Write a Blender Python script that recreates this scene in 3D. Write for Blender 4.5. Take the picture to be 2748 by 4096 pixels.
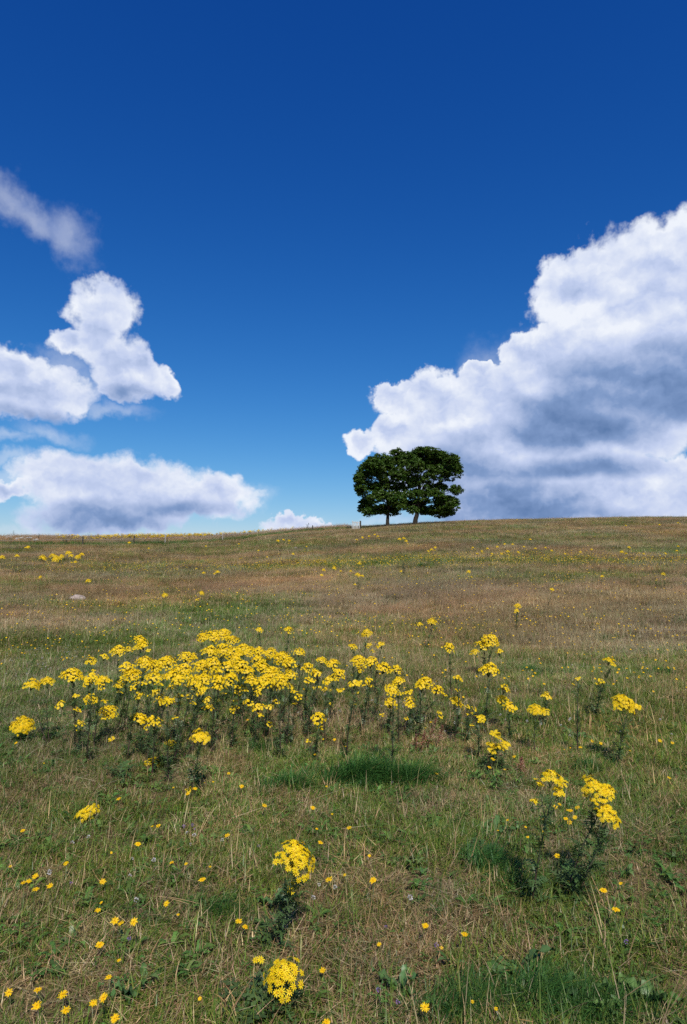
import bpy, math, random
import numpy as np
from mathutils import Vector, Matrix

for o in list(bpy.data.objects):
    bpy.data.objects.remove(o)
scene = bpy.context.scene
COL = scene.collection
random.seed(7)
RNG = np.random.default_rng(7)

# ------------------------------------------------------------------ camera
W0, H0 = 2748.0, 4096.0
EYE = 1.55
PITCH = math.radians(5.0)
LENS = 24.0
FPX = LENS / 36.0 * H0
cam_data = bpy.data.cameras.new("camera")
cam = bpy.data.objects.new("camera", cam_data)
COL.objects.link(cam)
cam.location = (0, 0, EYE)
cam.rotation_euler = (math.pi / 2 + PITCH, 0, 0)
cam_data.sensor_fit = 'VERTICAL'
cam_data.sensor_height = 36.0
cam_data.lens = LENS
cam_data.clip_end = 5000
cam_data.clip_start = 0.05
scene.camera = cam

def pix_dir(px, py):
    """world direction (scaled so that y = 1) seen at photo pixel px, py"""
    u = (px - W0 / 2) / FPX
    v = (H0 / 2 - py) / FPX
    d = np.array([u, math.cos(PITCH) - v * math.sin(PITCH), math.sin(PITCH) + v * math.cos(PITCH)])
    return d / d[1]

# ------------------------------------------------------------------ world: sky with cumulus clouds
SUN_EL = 48.0
SUN_AZ = 11.0          # degrees to the right of straight behind the camera
world = bpy.data.worlds.new("World")
scene.world = world
world.use_nodes = True
WT = world.node_tree
for n in list(WT.nodes):
    WT.nodes.remove(n)

def wn(kind, **kw):
    n = WT.nodes.new(kind)
    for k, v in kw.items():
        setattr(n, k, v)
    return n

def wset(sock, v):
    if isinstance(v, bpy.types.NodeSocket):
        WT.links.new(v, sock)
    else:
        sock.default_value = v

def M(op, a, b=0.0, c=0.0, clamp=False):
    n = wn('ShaderNodeMath', operation=op, use_clamp=clamp)
    wset(n.inputs[0], a); wset(n.inputs[1], b)
    if op in ('MULTIPLY_ADD', 'SMOOTH_MAX', 'SMOOTH_MIN'):
        wset(n.inputs[2], c)
    return n.outputs[0]

def VM(op, a, b=(0, 0, 0), scale=1.0):
    n = wn('ShaderNodeVectorMath', operation=op)
    wset(n.inputs[0], a)
    if op == 'SCALE':
        wset(n.inputs['Scale'], scale)
    elif op not in ('LENGTH', 'NORMALIZE'):
        wset(n.inputs[1], b)
    return n.outputs['Value'] if op == 'LENGTH' else n.outputs[0]

def smooth(x, lo, hi):
    n = wn('ShaderNodeMapRange', interpolation_type='SMOOTHSTEP')
    wset(n.inputs['Value'], x)
    n.inputs['From Min'].default_value = lo
    n.inputs['From Max'].default_value = hi
    return n.outputs[0]

def mixc(f, a, b):
    n = wn('ShaderNodeMix', data_type='RGBA')
    wset(n.inputs[0], f); wset(n.inputs[6], a); wset(n.inputs[7], b)
    return n.outputs[2]

def noise(vec, scale, detail=5, rough=0.55, color=False, off=0.0):
    n = wn('ShaderNodeTexNoise', noise_dimensions='2D')
    if off:
        vec = VM('ADD', vec, (off, off * 0.7, 0))
    wset(n.inputs['Vector'], vec)
    n.inputs['Scale'].default_value = scale
    n.inputs['Detail'].default_value = detail
    n.inputs['Roughness'].default_value = rough
    return n.outputs['Color'] if color else n.outputs['Fac']

sky = wn('ShaderNodeTexSky', sky_type='NISHITA', sun_disc=False)
sky.sun_elevation = math.radians(SUN_EL)
sky.sun_rotation = math.radians(180 - SUN_AZ)
sky.air_density = 1.0
sky.dust_density = 0.3
sky.ozone_density = 1.5
SKY_STRENGTH = 0.1
# a polarising filter deepens the blue: one power curve per channel, the same everywhere
sep = wn('ShaderNodeSeparateColor')
WT.links.new(VM('SCALE', sky.outputs[0], scale=SKY_STRENGTH), sep.inputs[0])
comb = wn('ShaderNodeCombineColor')
for i, (a, g) in enumerate(((1.02, 2.13), (0.84, 1.33), (0.97, 0.864))):
    WT.links.new(M('MULTIPLY', M('POWER', sep.outputs[i], g), a), comb.inputs[i])
sky_col = comb.outputs[0]

tc = wn('ShaderNodeTexCoord').outputs['Generated']
sxyz = wn('ShaderNodeSeparateXYZ'); WT.links.new(tc, sxyz.inputs[0])
az = M('ARCTAN2', sxyz.outputs[0], sxyz.outputs[1])
el = M('ARCSINE', sxyz.outputs[2])
cxyz = wn('ShaderNodeCombineXYZ')
WT.links.new(az, cxyz.inputs[0]); WT.links.new(el, cxyz.inputs[1])
P0 = cxyz.outputs[0]

# domain warp, in direction space, so that the lobes get cauliflower outlines
w1 = VM('SCALE', VM('SUBTRACT', noise(P0, 11.0, 2, 0.5, color=True, off=1.9), (0.5, 0.5, 0.5)), scale=0.042)
w2 = VM('SCALE', VM('SUBTRACT', noise(P0, 42.0, 3, 0.6, color=True), (0.5, 0.5, 0.5)), scale=0.026)
PW = VM('MULTIPLY', VM('ADD', P0, VM('ADD', w1, w2)), (1, 1, 0))

DS = W0 / 1568.0
def azel(dx, dy):
    d = pix_dir(dx * DS, dy * DS)
    d = d / np.linalg.norm(d)
    return math.atan2(d[0], d[1]), math.asin(d[2])

def blob(p, dx, dy, rx, ry, rot=0.0):
    """squared distance from a lobe's centre, in lobe radii"""
    a, e = azel(dx, dy)
    a1, _ = azel(dx + rx, dy); _, e1 = azel(dx, dy - ry)
    sx, sy = 1 / abs(a1 - a), 1 / abs(e1 - e)
    if not rot:
        n = wn('ShaderNodeVectorMath', operation='MULTIPLY_ADD')
        wset(n.inputs[0], p); n.inputs[1].default_value = (sx, sy, 0); n.inputs[2].default_value = (-a * sx, -e * sy, 0)
        q = n.outputs[0]
    else:
        c, s = math.cos(math.radians(rot)), math.sin(math.radians(rot))
        n = wn('ShaderNodeVectorMath', operation='SUBTRACT'); wset(n.inputs[0], p); n.inputs[1].default_value = (a, e, 0)
        d1 = wn('ShaderNodeVectorMath', operation='DOT_PRODUCT'); wset(d1.inputs[0], n.outputs[0]); d1.inputs[1].default_value = (c * sx, s * sx, 0)
        d2 = wn('ShaderNodeVectorMath', operation='DOT_PRODUCT'); wset(d2.inputs[0], n.outputs[0]); d2.inputs[1].default_value = (-s * sy, c * sy, 0)
        return M('MULTIPLY_ADD', d1.outputs['Value'], d1.outputs['Value'], M('MULTIPLY', d2.outputs['Value'], d2.outputs['Value']))
    d = wn('ShaderNodeVectorMath', operation='DOT_PRODUCT'); wset(d.inputs[0], q); wset(d.inputs[1], q)
    return d.outputs['Value']

def field(p, blobs, k=0.2):
    f = None
    for b in blobs:
        v = blob(p, *b)
        f = v if f is None else M('SMOOTH_MIN', f, v, k)
    return M('SUBTRACT', 1.0, M('SQRT', M('MAXIMUM', f, 0.0)))

# solid cumulus lobes (photo directions turned into azimuth / elevation), thin veils, shaded undersides
CUMULUS = [
    (1560, 655, 355, 180), (1330, 650, 140, 95, 20), (1640, 720, 330, 190), (1240, 815, 108, 68),
    (1190, 792, 58, 42), (1330, 830, 130, 90), (1010, 917, 150, 70), (1130, 905, 130, 85), (905, 900, 40, 34),
    (832, 1005, 52, 34), (905, 985, 60, 50), (1320, 960, 300, 130), (1560, 880, 310, 130),
    (1180, 1090, 330, 85), (1380, 1100, 250, 70), (1010, 1010, 150, 90), (1250, 1165, 300, 48),
    (1590, 1120, 190, 88), (1450, 1165, 320, 55), (1100, 840, 40, 22),
    (243, 700, 76, 64), (222, 765, 78, 60, 30), (160, 772, 64, 38, 15), (258, 828, 76, 72), (325, 852, 70, 36, -35), (375, 876, 46, 26, -40),
    (275, 885, 75, 34), (25, 838, 72, 66), (75, 893, 140, 64), (-20, 905, 130, 56), (-60, 830, 80, 70),
    (195, 1110, 170, 84), (320, 1125, 180, 84), (460, 1138, 140, 52), (250, 1172, 210, 46), (0, 1112, 60, 24),
    (672, 1196, 66, 22), (730, 1202, 50, 12), (1640, 1180, 200, 24),
]
VEIL = [
    (20, 448, 85, 52, -20), (85, 495, 100, 48, -35), (155, 540, 78, 62, -30), (130, 990, 95, 22, -8), (30, 1000, 80, 18),
    (260, 935, 90, 20), (60, 1050, 140, 18), (30, 1090, 150, 22), (1180, 850, 140, 90), (940, 1190, 200, 16), (180, 1210, 220, 16), (120, 850, 120, 60),
    (560, 1140, 70, 26),
]
SHADE = [
    (1470, 880, 340, 100), (1600, 870, 300, 85), (1240, 955, 120, 70), (1330, 990, 280, 50), (1130, 1145, 260, 50), (1300, 1070, 220, 34),
    (1010, 1075, 150, 55),
    (255, 1190, 230, 42), (200, 1160, 110, 22), (60, 955, 160, 24), (285, 905, 95, 36), (1120, 1178, 300, 26), (400, 1165, 140, 22),
]
fN = noise(P0, 24.0, 6, 0.58, off=5.37)
lump = M('ABSOLUTE', M('SUBTRACT', noise(PW, 17.0, 1.5, 0.5, off=2.9), 0.5))      # rounded lobes with creases between
billow = M('SUBTRACT', lump, 0.10)
core = field(PW, CUMULUS)
# the same kind of cumulus goes on round the rest of the sky, low over the horizon
gen = M('MULTIPLY', M('SUBTRACT', noise(VM('MULTIPLY', P0, (1, 2, 0)), 2.6, 3, 0.55), 0.55), 3.0)
outside = smooth(M('ABSOLUTE', az), 0.62, 0.9)
lowband = M('MULTIPLY', smooth(M('MULTIPLY', el, -1.0), -1.0, -0.45), outside)
gen = M('MULTIPLY_ADD', lowband, M('ADD', gen, 1.0), -1.0)
core = M('MAXIMUM', core, gen)
rag = M('ADD', M('MULTIPLY', M('SUBTRACT', fN, 0.5), 0.50), M('MULTIPLY', billow, 0.5))
dens = M('ADD', core, rag)
# the eastern bank is thick and crisp, the western clouds are thinner and evaporating
bank = smooth(az, -0.22, 0.0)
soft = smooth(dens, -0.13, 0.27)
hard = smooth(dens, -0.10, 0.14)
alpha = M('ADD', M('MULTIPLY', hard, bank), M('MULTIPLY', soft, M('SUBTRACT', 1.0, bank)))
veil = field(PW, VEIL)
veil_a = M('MULTIPLY', smooth(M('ADD', veil, M('MULTIPLY', M('SUBTRACT', fN, 0.5), 0.9)), -0.35, 0.95), 0.38)
alpha = M('MAXIMUM', alpha, veil_a)
alpha = M('MULTIPLY', alpha, smooth(el, -0.02, 0.03))
# light on the lobes: thin edges towards the sun are bright, thick undersides are grey
PS = VM('MULTIPLY', VM('ADD', P0, VM('SCALE', w2, scale=0.6)), (1, 1.3, 0))
n3 = noise(PS, 13.0, 4, 0.55, off=1.3)
n4 = noise(VM('ADD', PS, (0.006, 0.020, 0)), 13.0, 4, 0.55, off=1.3)
relief = M('SUBTRACT', n3, n4)
shade = field(VM('MULTIPLY', VM('ADD', P0, VM('SCALE', w1, scale=0.8)), (1, 1, 0)), SHADE, 0.5)
shade = smooth(M('ADD', shade, M('MULTIPLY', M('SUBTRACT', n3, 0.5), 0.35)), -0.45, 0.80)
body = smooth(dens, 0.0, 0.9)
lit = M('ADD', M('SUBTRACT', 0.97, M('MULTIPLY', body, 0.24)), M('MULTIPLY', relief, 0.75))
lit = M('ADD', lit, M('MULTIPLY', billow, 0.12))
lit = M('SUBTRACT', lit, M('MULTIPLY', shade, M('MULTIPLY_ADD', bank, 0.18, 0.34)))
lit = M('SUBTRACT', lit, M('MULTIPLY_ADD', bank, -0.05, 0.05), clamp=True)
ramp = wn('ShaderNodeValToRGB')
WT.links.new(lit, ramp.inputs[0])
cr = ramp.color_ramp
cr.elements[0].position = 0.0; cr.elements[0].color = (0.080, 0.165, 0.36, 1)
cr.elements[1].position = 1.0; cr.elements[1].color = (0.86, 0.90, 0.98, 1)
e_ = cr.elements.new(0.35); e_.color = (0.22, 0.33, 0.58, 1)
e_ = cr.elements.new(0.70); e_.color = (0.54, 0.625, 0.86, 1)
sky_mix = mixc(alpha, sky_col, ramp.outputs[0])
bg = wn('ShaderNodeBackground')
WT.links.new(VM('SCALE', sky_mix, scale=1.0 / SKY_STRENGTH), bg.inputs[0])
bg.inputs[1].default_value = SKY_STRENGTH
wo = wn('ShaderNodeOutputWorld')
WT.links.new(bg.outputs[0], wo.inputs[0])

# ------------------------------------------------------------------ sun
sun_d = bpy.data.lights.new("sun", 'SUN')
sun_d.energy = 5.0
sun_d.angle = math.radians(0.53)
sun_d.color = (1.0, 0.955, 0.88)
sun = bpy.data.objects.new("sun", sun_d)
COL.objects.link(sun)
_a, _e = math.radians(SUN_AZ), math.radians(SUN_EL)
SUN_DIR = Vector((math.sin(_a) * math.cos(_e), -math.cos(_a) * math.cos(_e), math.sin(_e)))
sun.rotation_euler = (-SUN_DIR).to_track_quat('-Z', 'Y').to_euler()
sun.location = SUN_DIR * 50

scene.view_settings.view_transform = 'Standard'
scene.view_settings.look = 'None'
scene.view_settings.exposure = 0.0
scene.view_settings.gamma = 1.0
scene.view_settings.use_curve_mapping = False
scene.cycles.max_bounces = 6
scene.cycles.diffuse_bounces = 3
scene.cycles.glossy_bounces = 2
scene.cycles.transmission_bounces = 4
scene.cycles.transparent_max_bounces = 6
scene.cycles.use_denoising = False
scene.cycles.use_adaptive_sampling = True
scene.cycles.adaptive_threshold = 0.02
scene.cycles.adaptive_min_samples = 16
scene.cycles.sample_clamp_indirect = 6.0
world.cycles.sampling_method = 'NONE'

# ------------------------------------------------------------------ numpy noise and terrain
_PERM = np.random.default_rng(3).random((256, 256))
def vnoise(x, y):
    xi = np.floor(x).astype(int); yi = np.floor(y).astype(int)
    fx = x - xi; fy = y - yi
    fx = fx * fx * (3 - 2 * fx); fy = fy * fy * (3 - 2 * fy)
    g = lambda a, b: _PERM[a & 255, b & 255]
    return (g(xi, yi) * (1 - fx) + g(xi + 1, yi) * fx) * (1 - fy) + (g(xi, yi + 1) * (1 - fx) + g(xi + 1, yi + 1) * fx) * fy
def fbm(x, y, octv=4, seed=0):
    x = np.asarray(x, float) + seed * 17.3; y = np.asarray(y, float) + seed * 5.7
    s = np.zeros_like(x); a = 0.5; t = 0
    for _ in range(octv):
        s += a * vnoise(x, y); t += a; a *= 0.5; x = x * 2.03 + 11.1; y = y * 2.03 + 3.7
    return s / t

def row_tan(px, py):
    return pix_dir(px, py)[2]

PROF_Y = np.array([-400, -20, 0, 8, 13, 18, 27, 38, 50, 62, 75, 92, 105, 115, 125, 140, 170, 230, 320, 600, 2500.])
PROF_Z = np.array([-12, -0.3, 0, 0.0, 0.05, 0.2, 0.75, 1.55, 2.7, 3.9, 5.2, 7.0, 8.15, 8.95, 9.55, 9.7, 8.0, 2.5, -4, -14, -60.])
SKY_PX = np.array([-1500, 0, 300, 500, 900, 1100, 1250, 1400, 1550, 1700, 1950, 2200, 2400, 2748, 4200.])
SKY_PY = np.array([2156, 2154, 2156, 2156, 2150, 2133, 2121, 2113, 2105, 2096, 2086, 2081, 2077, 2073, 2066.])
_SKY_A = (SKY_PX - W0 / 2) / FPX
_SKY_H = np.array([EYE + 115.0 * row_tan(a, b) for a, b in zip(SKY_PX, SKY_PY)])

def _smooth_interp(x, xs, ys):
    # monotone-ish cubic (finite difference tangents)
    x = np.asarray(x, float)
    d = np.gradient(ys, xs)
    i = np.clip(np.searchsorted(xs, x) - 1, 0, len(xs) - 2)
    h = xs[i + 1] - xs[i]
    t = np.clip((x - xs[i]) / h, 0, 1)
    t2, t3 = t * t, t * t * t
    return (2 * t3 - 3 * t2 + 1) * ys[i] + (t3 - 2 * t2 + t) * h * d[i] + (-2 * t3 + 3 * t2) * ys[i + 1] + (t3 - t2) * h * d[i + 1]

def gz(x, y):
    x = np.asarray(x, float); y = np.asarray(y, float)
    a = x / np.maximum(y, 18.0)
    a = np.clip(a, _SKY_A[0], _SKY_A[-1])
    h = _smooth_interp(a, _SKY_A, _SKY_H)
    p = _smooth_interp(y, PROF_Y, PROF_Z)
    z = np.where(p > 0, p * h / 8.95, p)
    near = np.clip(1.2 - y / 60.0, 0.15, 1.0)
    z = z + near * (0.10 * (fbm(x / 2.6, y / 2.6, 3, 1) - 0.5) + 0.05 * (fbm(x / 0.7, y / 0.7, 2, 2) - 0.5))
    z = z + 0.35 * (fbm(x / 14.0, y / 14.0, 3, 4) - 0.5) * np.clip(y / 60.0, 0, 0.7)
    return z

def gz1(x, y):
    return float(gz(np.array([x]), np.array([y]))[0])

_YS = np.geomspace(1.0, 260.0, 5000)
def ground_at(px, py, above=0.0):
    """point on the ground (or `above` metres over it) along the view ray of photo pixel px, py"""
    d = pix_dir(px, py)
    diff = EYE + d[2] * _YS - gz(d[0] * _YS, _YS) - above
    k = np.nonzero(diff <= 0)[0]
    if len(k) == 0:
        j = int(np.argmin(diff[_YS < 130]))
        y = _YS[j]
    else:
        j = k[0]
        if j == 0:
            y = _YS[0]
        else:
            y = _YS[j - 1] + (_YS[j] - _YS[j - 1]) * diff[j - 1] / (diff[j - 1] - diff[j])
    x = d[0] * y
    return np.array([x, y, gz1(x, y)])

def ray_at(px, py, y):
    d = pix_dir(px, py)
    return np.array([d[0] * y, y, EYE + d[2] * y])

# ------------------------------------------------------------------ mesh helpers
class MB:
    def __init__(self):
        self.v = []; self.f = []; self.c = []; self.m = []
    def add(self, verts, faces, col=(1, 1, 1), mat=0):
        b = len(self.v)
        self.v.extend([tuple(map(float, p)) for p in verts])
        cols = col if isinstance(col, list) else [col] * len(verts)
        self.c.extend(cols)
        for f in faces:
            self.f.append(tuple(i + b for i in f)); self.m.append(mat)
    def xform(self, other, mtx, tint=None):
        b = len(self.v)
        for p in other.v:
            q = mtx @ Vector(p); self.v.append((q.x, q.y, q.z))
        self.c.extend(other.c if tint is None else [tuple(a * t for a, t in zip(c, tint)) for c in other.c])
        for f, m in zip(other.f, other.m):
            self.f.append(tuple(i + b for i in f)); self.m.append(m)
    def mesh(self, name, mats, smooth_shade=False):
        me = bpy.data.meshes.new(name)
        me.from_pydata(self.v, [], self.f)
        ca = me.color_attributes.new('col', 'FLOAT_COLOR', 'POINT')
        arr = np.ones((len(self.v), 4), np.float32)
        if self.v:
            arr[:, :3] = np.array(self.c, np.float32)
        ca.data.foreach_set('color', arr.ravel())
        for m in mats:
            me.materials.append(m)
        if len(mats) > 1:
            me.polygons.foreach_set('material_index', np.array(self.m, np.int32))
        if smooth_shade:
            me.polygons.foreach_set('use_smooth', np.ones(len(me.polygons), bool))
        me.update()
        return me

def link(name, me, parent=None, loc=None):
    o = bpy.data.objects.new(name, me)
    COL.objects.link(o)
    if parent is not None:
        o.parent = parent
    if loc is not None:
        o.location = loc
    return o

def tag(o, label, cat, group=None, kind=None):
    o['label'] = label; o['category'] = cat
    if group: o['group'] = group
    if kind: o['kind'] = kind
    return o

def jit(c, s=0.12, r=random):
    k = 1 + r.uniform(-s, s)
    return tuple(max(0.0, a * k * (1 + r.uniform(-s, s) * 0.4)) for a in c)

def tube(mb, pts, radii, sides=5, col=(1, 1, 1), mat=0, cap=True):
    pts = [Vector(p) for p in pts]
    n = len(pts); rings = []
    up = Vector((0.3, 0.9, 0.2))
    verts = []
    for i, p in enumerate(pts):
        t = (pts[min(i + 1, n - 1)] - pts[max(i - 1, 0)])
        if t.length < 1e-9: t = Vector((0, 0, 1))
        t.normalize()
        a = t.cross(up)
        if a.length < 1e-3: a = t.cross(Vector((1, 0, 0)))
        a.normalize(); b = t.cross(a)
        for k in range(sides):
            th = 2 * math.pi * k / sides
            verts.append(p + (a * math.cos(th) + b * math.sin(th)) * radii[i])
    faces = []
    for i in range(n - 1):
        for k in range(sides):
            k2 = (k + 1) % sides
            faces.append((i * sides + k, i * sides + k2, (i + 1) * sides + k2, (i + 1) * sides + k))
    if cap:
        faces.append(tuple((n - 1) * sides + k for k in range(sides)))
    cols = col if not isinstance(col, list) else [col[i] for i in range(n) for _ in range(sides)]
    mb.add(verts, faces, cols, mat)

def box(mb, cx, cy, cz, sx, sy, sz, col=(1, 1, 1), mat=0, bev=0.0):
    x, y, z = sx / 2, sy / 2, sz / 2
    if bev <= 0:
        v = [(cx + a * x, cy + b * y, cz + c * z) for c in (-1, 1) for b in (-1, 1) for a in (-1, 1)]
        f = [(0, 2, 3, 1), (4, 5, 7, 6), (0, 1, 5, 4), (2, 6, 7, 3), (0, 4, 6, 2), (1, 3, 7, 5)]
        mb.add(v, f, col, mat)
        return
    v = []
    for dz, ins in ((-z, bev), (-z + bev, 0), (z - bev, 0), (z, bev)):
        for a, b in ((-1, -1), (1, -1), (1, 1), (-1, 1)):
            v.append((cx + a * (x - ins), cy + b * (y - ins), cz + dz))
    f = [(3, 2, 1, 0), (12, 13, 14, 15)]
    for r in range(3):
        for k in range(4):
            k2 = (k + 1) % 4
            f.append((r * 4 + k, r * 4 + k2, (r + 1) * 4 + k2, (r + 1) * 4 + k))
    mb.add(v, f, col, mat)

# ------------------------------------------------------------------ materials
def new_mat(name):
    m = bpy.data.materials.new(name); m.use_nodes = True
    nt = m.node_tree
    for n in list(nt.nodes): nt.nodes.remove(n)
    out = nt.nodes.new('ShaderNodeOutputMaterial')
    return m, nt, out

def leaf_mat(name, transl=0.30, gloss=0.05, rough=0.38, instanced=False, base=None, vary=0.0):
    """leaf tissue: diffuse + light coming through + a faint waxy sheen; colour from the mesh's col attribute"""
    m, nt, out = new_mat(name)
    L = nt.links.new
    at = nt.nodes.new('ShaderNodeAttribute'); at.attribute_name = 'col'
    c = at.outputs['Color']
    if base:
        mx = nt.nodes.new('ShaderNodeMix'); mx.data_type = 'RGBA'; mx.blend_type = 'MULTIPLY'; mx.inputs[0].default_value = 1
        L(c, mx.inputs[6]); mx.inputs[7].default_value = (*base, 1); c = mx.outputs[2]
    if instanced:
        ti = nt.nodes.new('ShaderNodeAttribute'); ti.attribute_type = 'INSTANCER'; ti.attribute_name = 'tint'
        mx = nt.nodes.new('ShaderNodeMix'); mx.data_type = 'RGBA'; mx.blend_type = 'MULTIPLY'; mx.inputs[0].default_value = 1
        L(c, mx.inputs[6]); L(ti.outputs['Color'], mx.inputs[7]); c = mx.outputs[2]
    if vary:
        geo = nt.nodes.new('ShaderNodeNewGeometry')
        no = nt.nodes.new('ShaderNodeTexNoise'); no.inputs['Scale'].default_value = 30; no.inputs['Detail'].default_value = 3
        L(geo.outputs['Position'], no.inputs['Vector'])
        mr = nt.nodes.new('ShaderNodeMapRange'); mr.inputs['To Min'].default_value = 1 - vary; mr.inputs['To Max'].default_value = 1 + vary
        L(no.outputs['Fac'], mr.inputs['Value'])
        vs = nt.nodes.new('ShaderNodeVectorMath'); vs.operation = 'SCALE'; L(c, vs.inputs[0]); L(mr.outputs[0], vs.inputs['Scale']); c = vs.outputs[0]
    d = nt.nodes.new('ShaderNodeBsdfDiffuse'); L(c, d.inputs[0])
    t = nt.nodes.new('ShaderNodeBsdfTranslucent'); L(c, t.inputs[0])
    mix = nt.nodes.new('ShaderNodeMixShader'); mix.inputs[0].default_value = transl
    L(d.outputs[0], mix.inputs[1]); L(t.outputs[0], mix.inputs[2])
    res = mix.outputs[0]
    if gloss > 0:
        g = nt.nodes.new('ShaderNodeBsdfGlossy'); g.inputs['Roughness'].default_value = rough
        m2 = nt.nodes.new('ShaderNodeMixShader'); m2.inputs[0].default_value = gloss
        L(res, m2.inputs[1]); L(g.outputs[0], m2.inputs[2]); res = m2.outputs[0]
    L(res, out.inputs[0])
    return m

def solid_mat(name, c1, c2, scale, rough=0.8, bump=0.3, detail=6, stretch=(1, 1, 1), spec=0.3):
    """rough solid: two colours broken up by noise, with a noise bump"""
    m, nt, out = new_mat(name)
    L = nt.links.new
    tcn = nt.nodes.new('ShaderNodeTexCoord')
    mp = nt.nodes.new('ShaderNodeMapping'); mp.inputs['Scale'].default_value = stretch
    L(tcn.outputs['Object'], mp.inputs['Vector'])
    no = nt.nodes.new('ShaderNodeTexNoise'); no.inputs['Scale'].default_value = scale; no.inputs['Detail'].default_value = detail; no.inputs['Roughness'].default_value = 0.65
    L(mp.outputs[0], no.inputs['Vector'])
    rp = nt.nodes.new('ShaderNodeValToRGB')
    rp.color_ramp.elements[0].position = 0.32; rp.color_ramp.elements[0].color = (*c1, 1)
    rp.color_ramp.elements[1].position = 0.68; rp.color_ramp.elements[1].color = (*c2, 1)
    L(no.outputs['Fac'], rp.inputs[0])
    b = nt.nodes.new('ShaderNodeBsdfPrincipled')
    L(rp.outputs[0], b.inputs['Base Color'])
    b.inputs['Roughness'].default_value = rough
    b.inputs['Specular IOR Level'].default_value = spec
    bp = nt.nodes.new('ShaderNodeBump'); bp.inputs['Strength'].default_value = bump; bp.inputs['Distance'].default_value = 0.03
    L(no.outputs['Fac'], bp.inputs['Height']); L(bp.outputs[0], b.inputs['Normal'])
    L(b.outputs[0], out.inputs[0])
    return m

MAT_GRASS = leaf_mat('grass_blade', 0.32, 0.018, 0.40, instanced=True)
MAT_LEAF = leaf_mat('leaf_tissue', 0.26, 0.03, 0.45, vary=0.25)
MAT_STEM = leaf_mat('stem_tissue', 0.0, 0.05, 0.45, vary=0.2)
MAT_PETAL = leaf_mat('petal_tissue', 0.35, 0.02, 0.5)
MAT_PETAL_I = leaf_mat('petal_tissue_scattered', 0.35, 0.02, 0.5, instanced=True)
MAT_TREE = leaf_mat('tree_leaf', 0.22, 0.015, 0.45)
MAT_BARK = solid_mat('tree_bark', (0.012, 0.010, 0.007), (0.038, 0.031, 0.023), 5.0, 0.9, 0.8, stretch=(3, 3, 0.6))
MAT_WOOD_W = solid_mat('weathered_white_timber', (0.28, 0.27, 0.26), (0.55, 0.54, 0.51), 6.0, 0.75, 0.25, stretch=(4, 4, 0.7))
MAT_WOOD_G = solid_mat('grey_timber', (0.16, 0.14, 0.12), (0.36, 0.33, 0.29), 7.0, 0.85, 0.4, stretch=(4, 4, 0.6))
MAT_WOOD_D = solid_mat('dark_timber', (0.02, 0.019, 0.016), (0.06, 0.052, 0.042), 7.0, 0.85, 0.4, stretch=(4, 4, 0.6))
MAT_STONE = solid_mat('granite', (0.20, 0.155, 0.135), (0.46, 0.38, 0.34), 9.0, 0.9, 0.6, 9)
MAT_WIRE = solid_mat('galvanised_wire', (0.22, 0.22, 0.22), (0.4, 0.4, 0.4), 20.0, 0.5, 0.0)

def ground_mat():
    m, nt, out = new_mat('meadow_soil')
    L = nt.links.new
    geo = nt.nodes.new('ShaderNodeNewGeometry')
    def nz(s, d=6, r=0.6):
        n = nt.nodes.new('ShaderNodeTexNoise'); n.inputs['Scale'].default_value = s; n.inputs['Detail'].default_value = d; n.inputs['Roughness'].default_value = r
        L(geo.outputs['Position'], n.inputs['Vector']); return n.outputs['Fac']
    def ramp(f, stops):
        r = nt.nodes.new('ShaderNodeValToRGB'); L(f, r.inputs[0])
        els = r.color_ramp.elements
        els[0].position, els[0].color = stops[0][0], (*stops[0][1], 1)
        els[1].position, els[1].color = stops[-1][0], (*stops[-1][1], 1)
        for p, c in stops[1:-1]:
            e = els.new(p); e.color = (*c, 1)
        return r.outputs[0]
    big = ramp(nz(0.18, 5), [(0.35, (0.115, 0.105, 0.045)), (0.5, (0.19, 0.14, 0.075)), (0.66, (0.25, 0.175, 0.105))])
    fine = ramp(nz(28.0, 8, 0.7), [(0.3, (0.35, 0.33, 0.28)), (0.5, (0.8, 0.8, 0.75)), (0.72, (1.35, 1.28, 1.15))])
    mx = nt.nodes.new('ShaderNodeMix'); mx.data_type = 'RGBA'; mx.blend_type = 'MULTIPLY'; mx.inputs[0].default_value = 1
    L(big, mx.inputs[6]); L(fine, mx.inputs[7])
    b = nt.nodes.new('ShaderNodeBsdfPrincipled'); b.inputs['Roughness'].default_value = 1; b.inputs['Specular IOR Level'].default_value = 0.05
    L(mx.outputs[2], b.inputs['Base Color'])
    bp = nt.nodes.new('ShaderNodeBump'); bp.inputs['Strength'].default_value = 0.6; bp.inputs['Distance'].default_value = 0.03
    L(nz(28.0, 8, 0.7), bp.inputs['Height']); L(bp.outputs[0], b.inputs['Normal'])
    L(b.outputs[0], out.inputs[0])
    return m

# ------------------------------------------------------------------ ground sheet
def build_ground():
    ys = np.concatenate([np.linspace(-400, -20, 12), np.linspace(-15, 0, 10), np.linspace(0.4, 16, 120), np.geomspace(16.3, 150, 150), np.geomspace(155, 2500, 40)])
    t = np.linspace(-1, 1, 241)
    xs = np.sinh(t * 6.2) / math.sinh(6.2) * 2500
    X, Y = np.meshgrid(xs, ys)
    Z = gz(X, Y)
    nx, ny = len(xs), len(ys)
    v = np.stack([X, Y, Z], -1).reshape(-1, 3)
    i = np.arange(ny - 1)[:, None] * nx + np.arange(nx - 1)[None, :]
    f = np.stack([i, i + 1, i + nx + 1, i + nx], -1).reshape(-1, 4)
    me = bpy.data.meshes.new('ground')
    me.from_pydata(v.tolist(), [], f.tolist())
    me.polygons.foreach_set('use_smooth', np.ones(len(f), bool))
    me.materials.append(ground_mat())
    o = link('ground', me)
    o['kind'] = 'structure'
    o['label'] = 'sloping dry meadow ground rising to a low crest'
    return o
build_ground()

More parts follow.
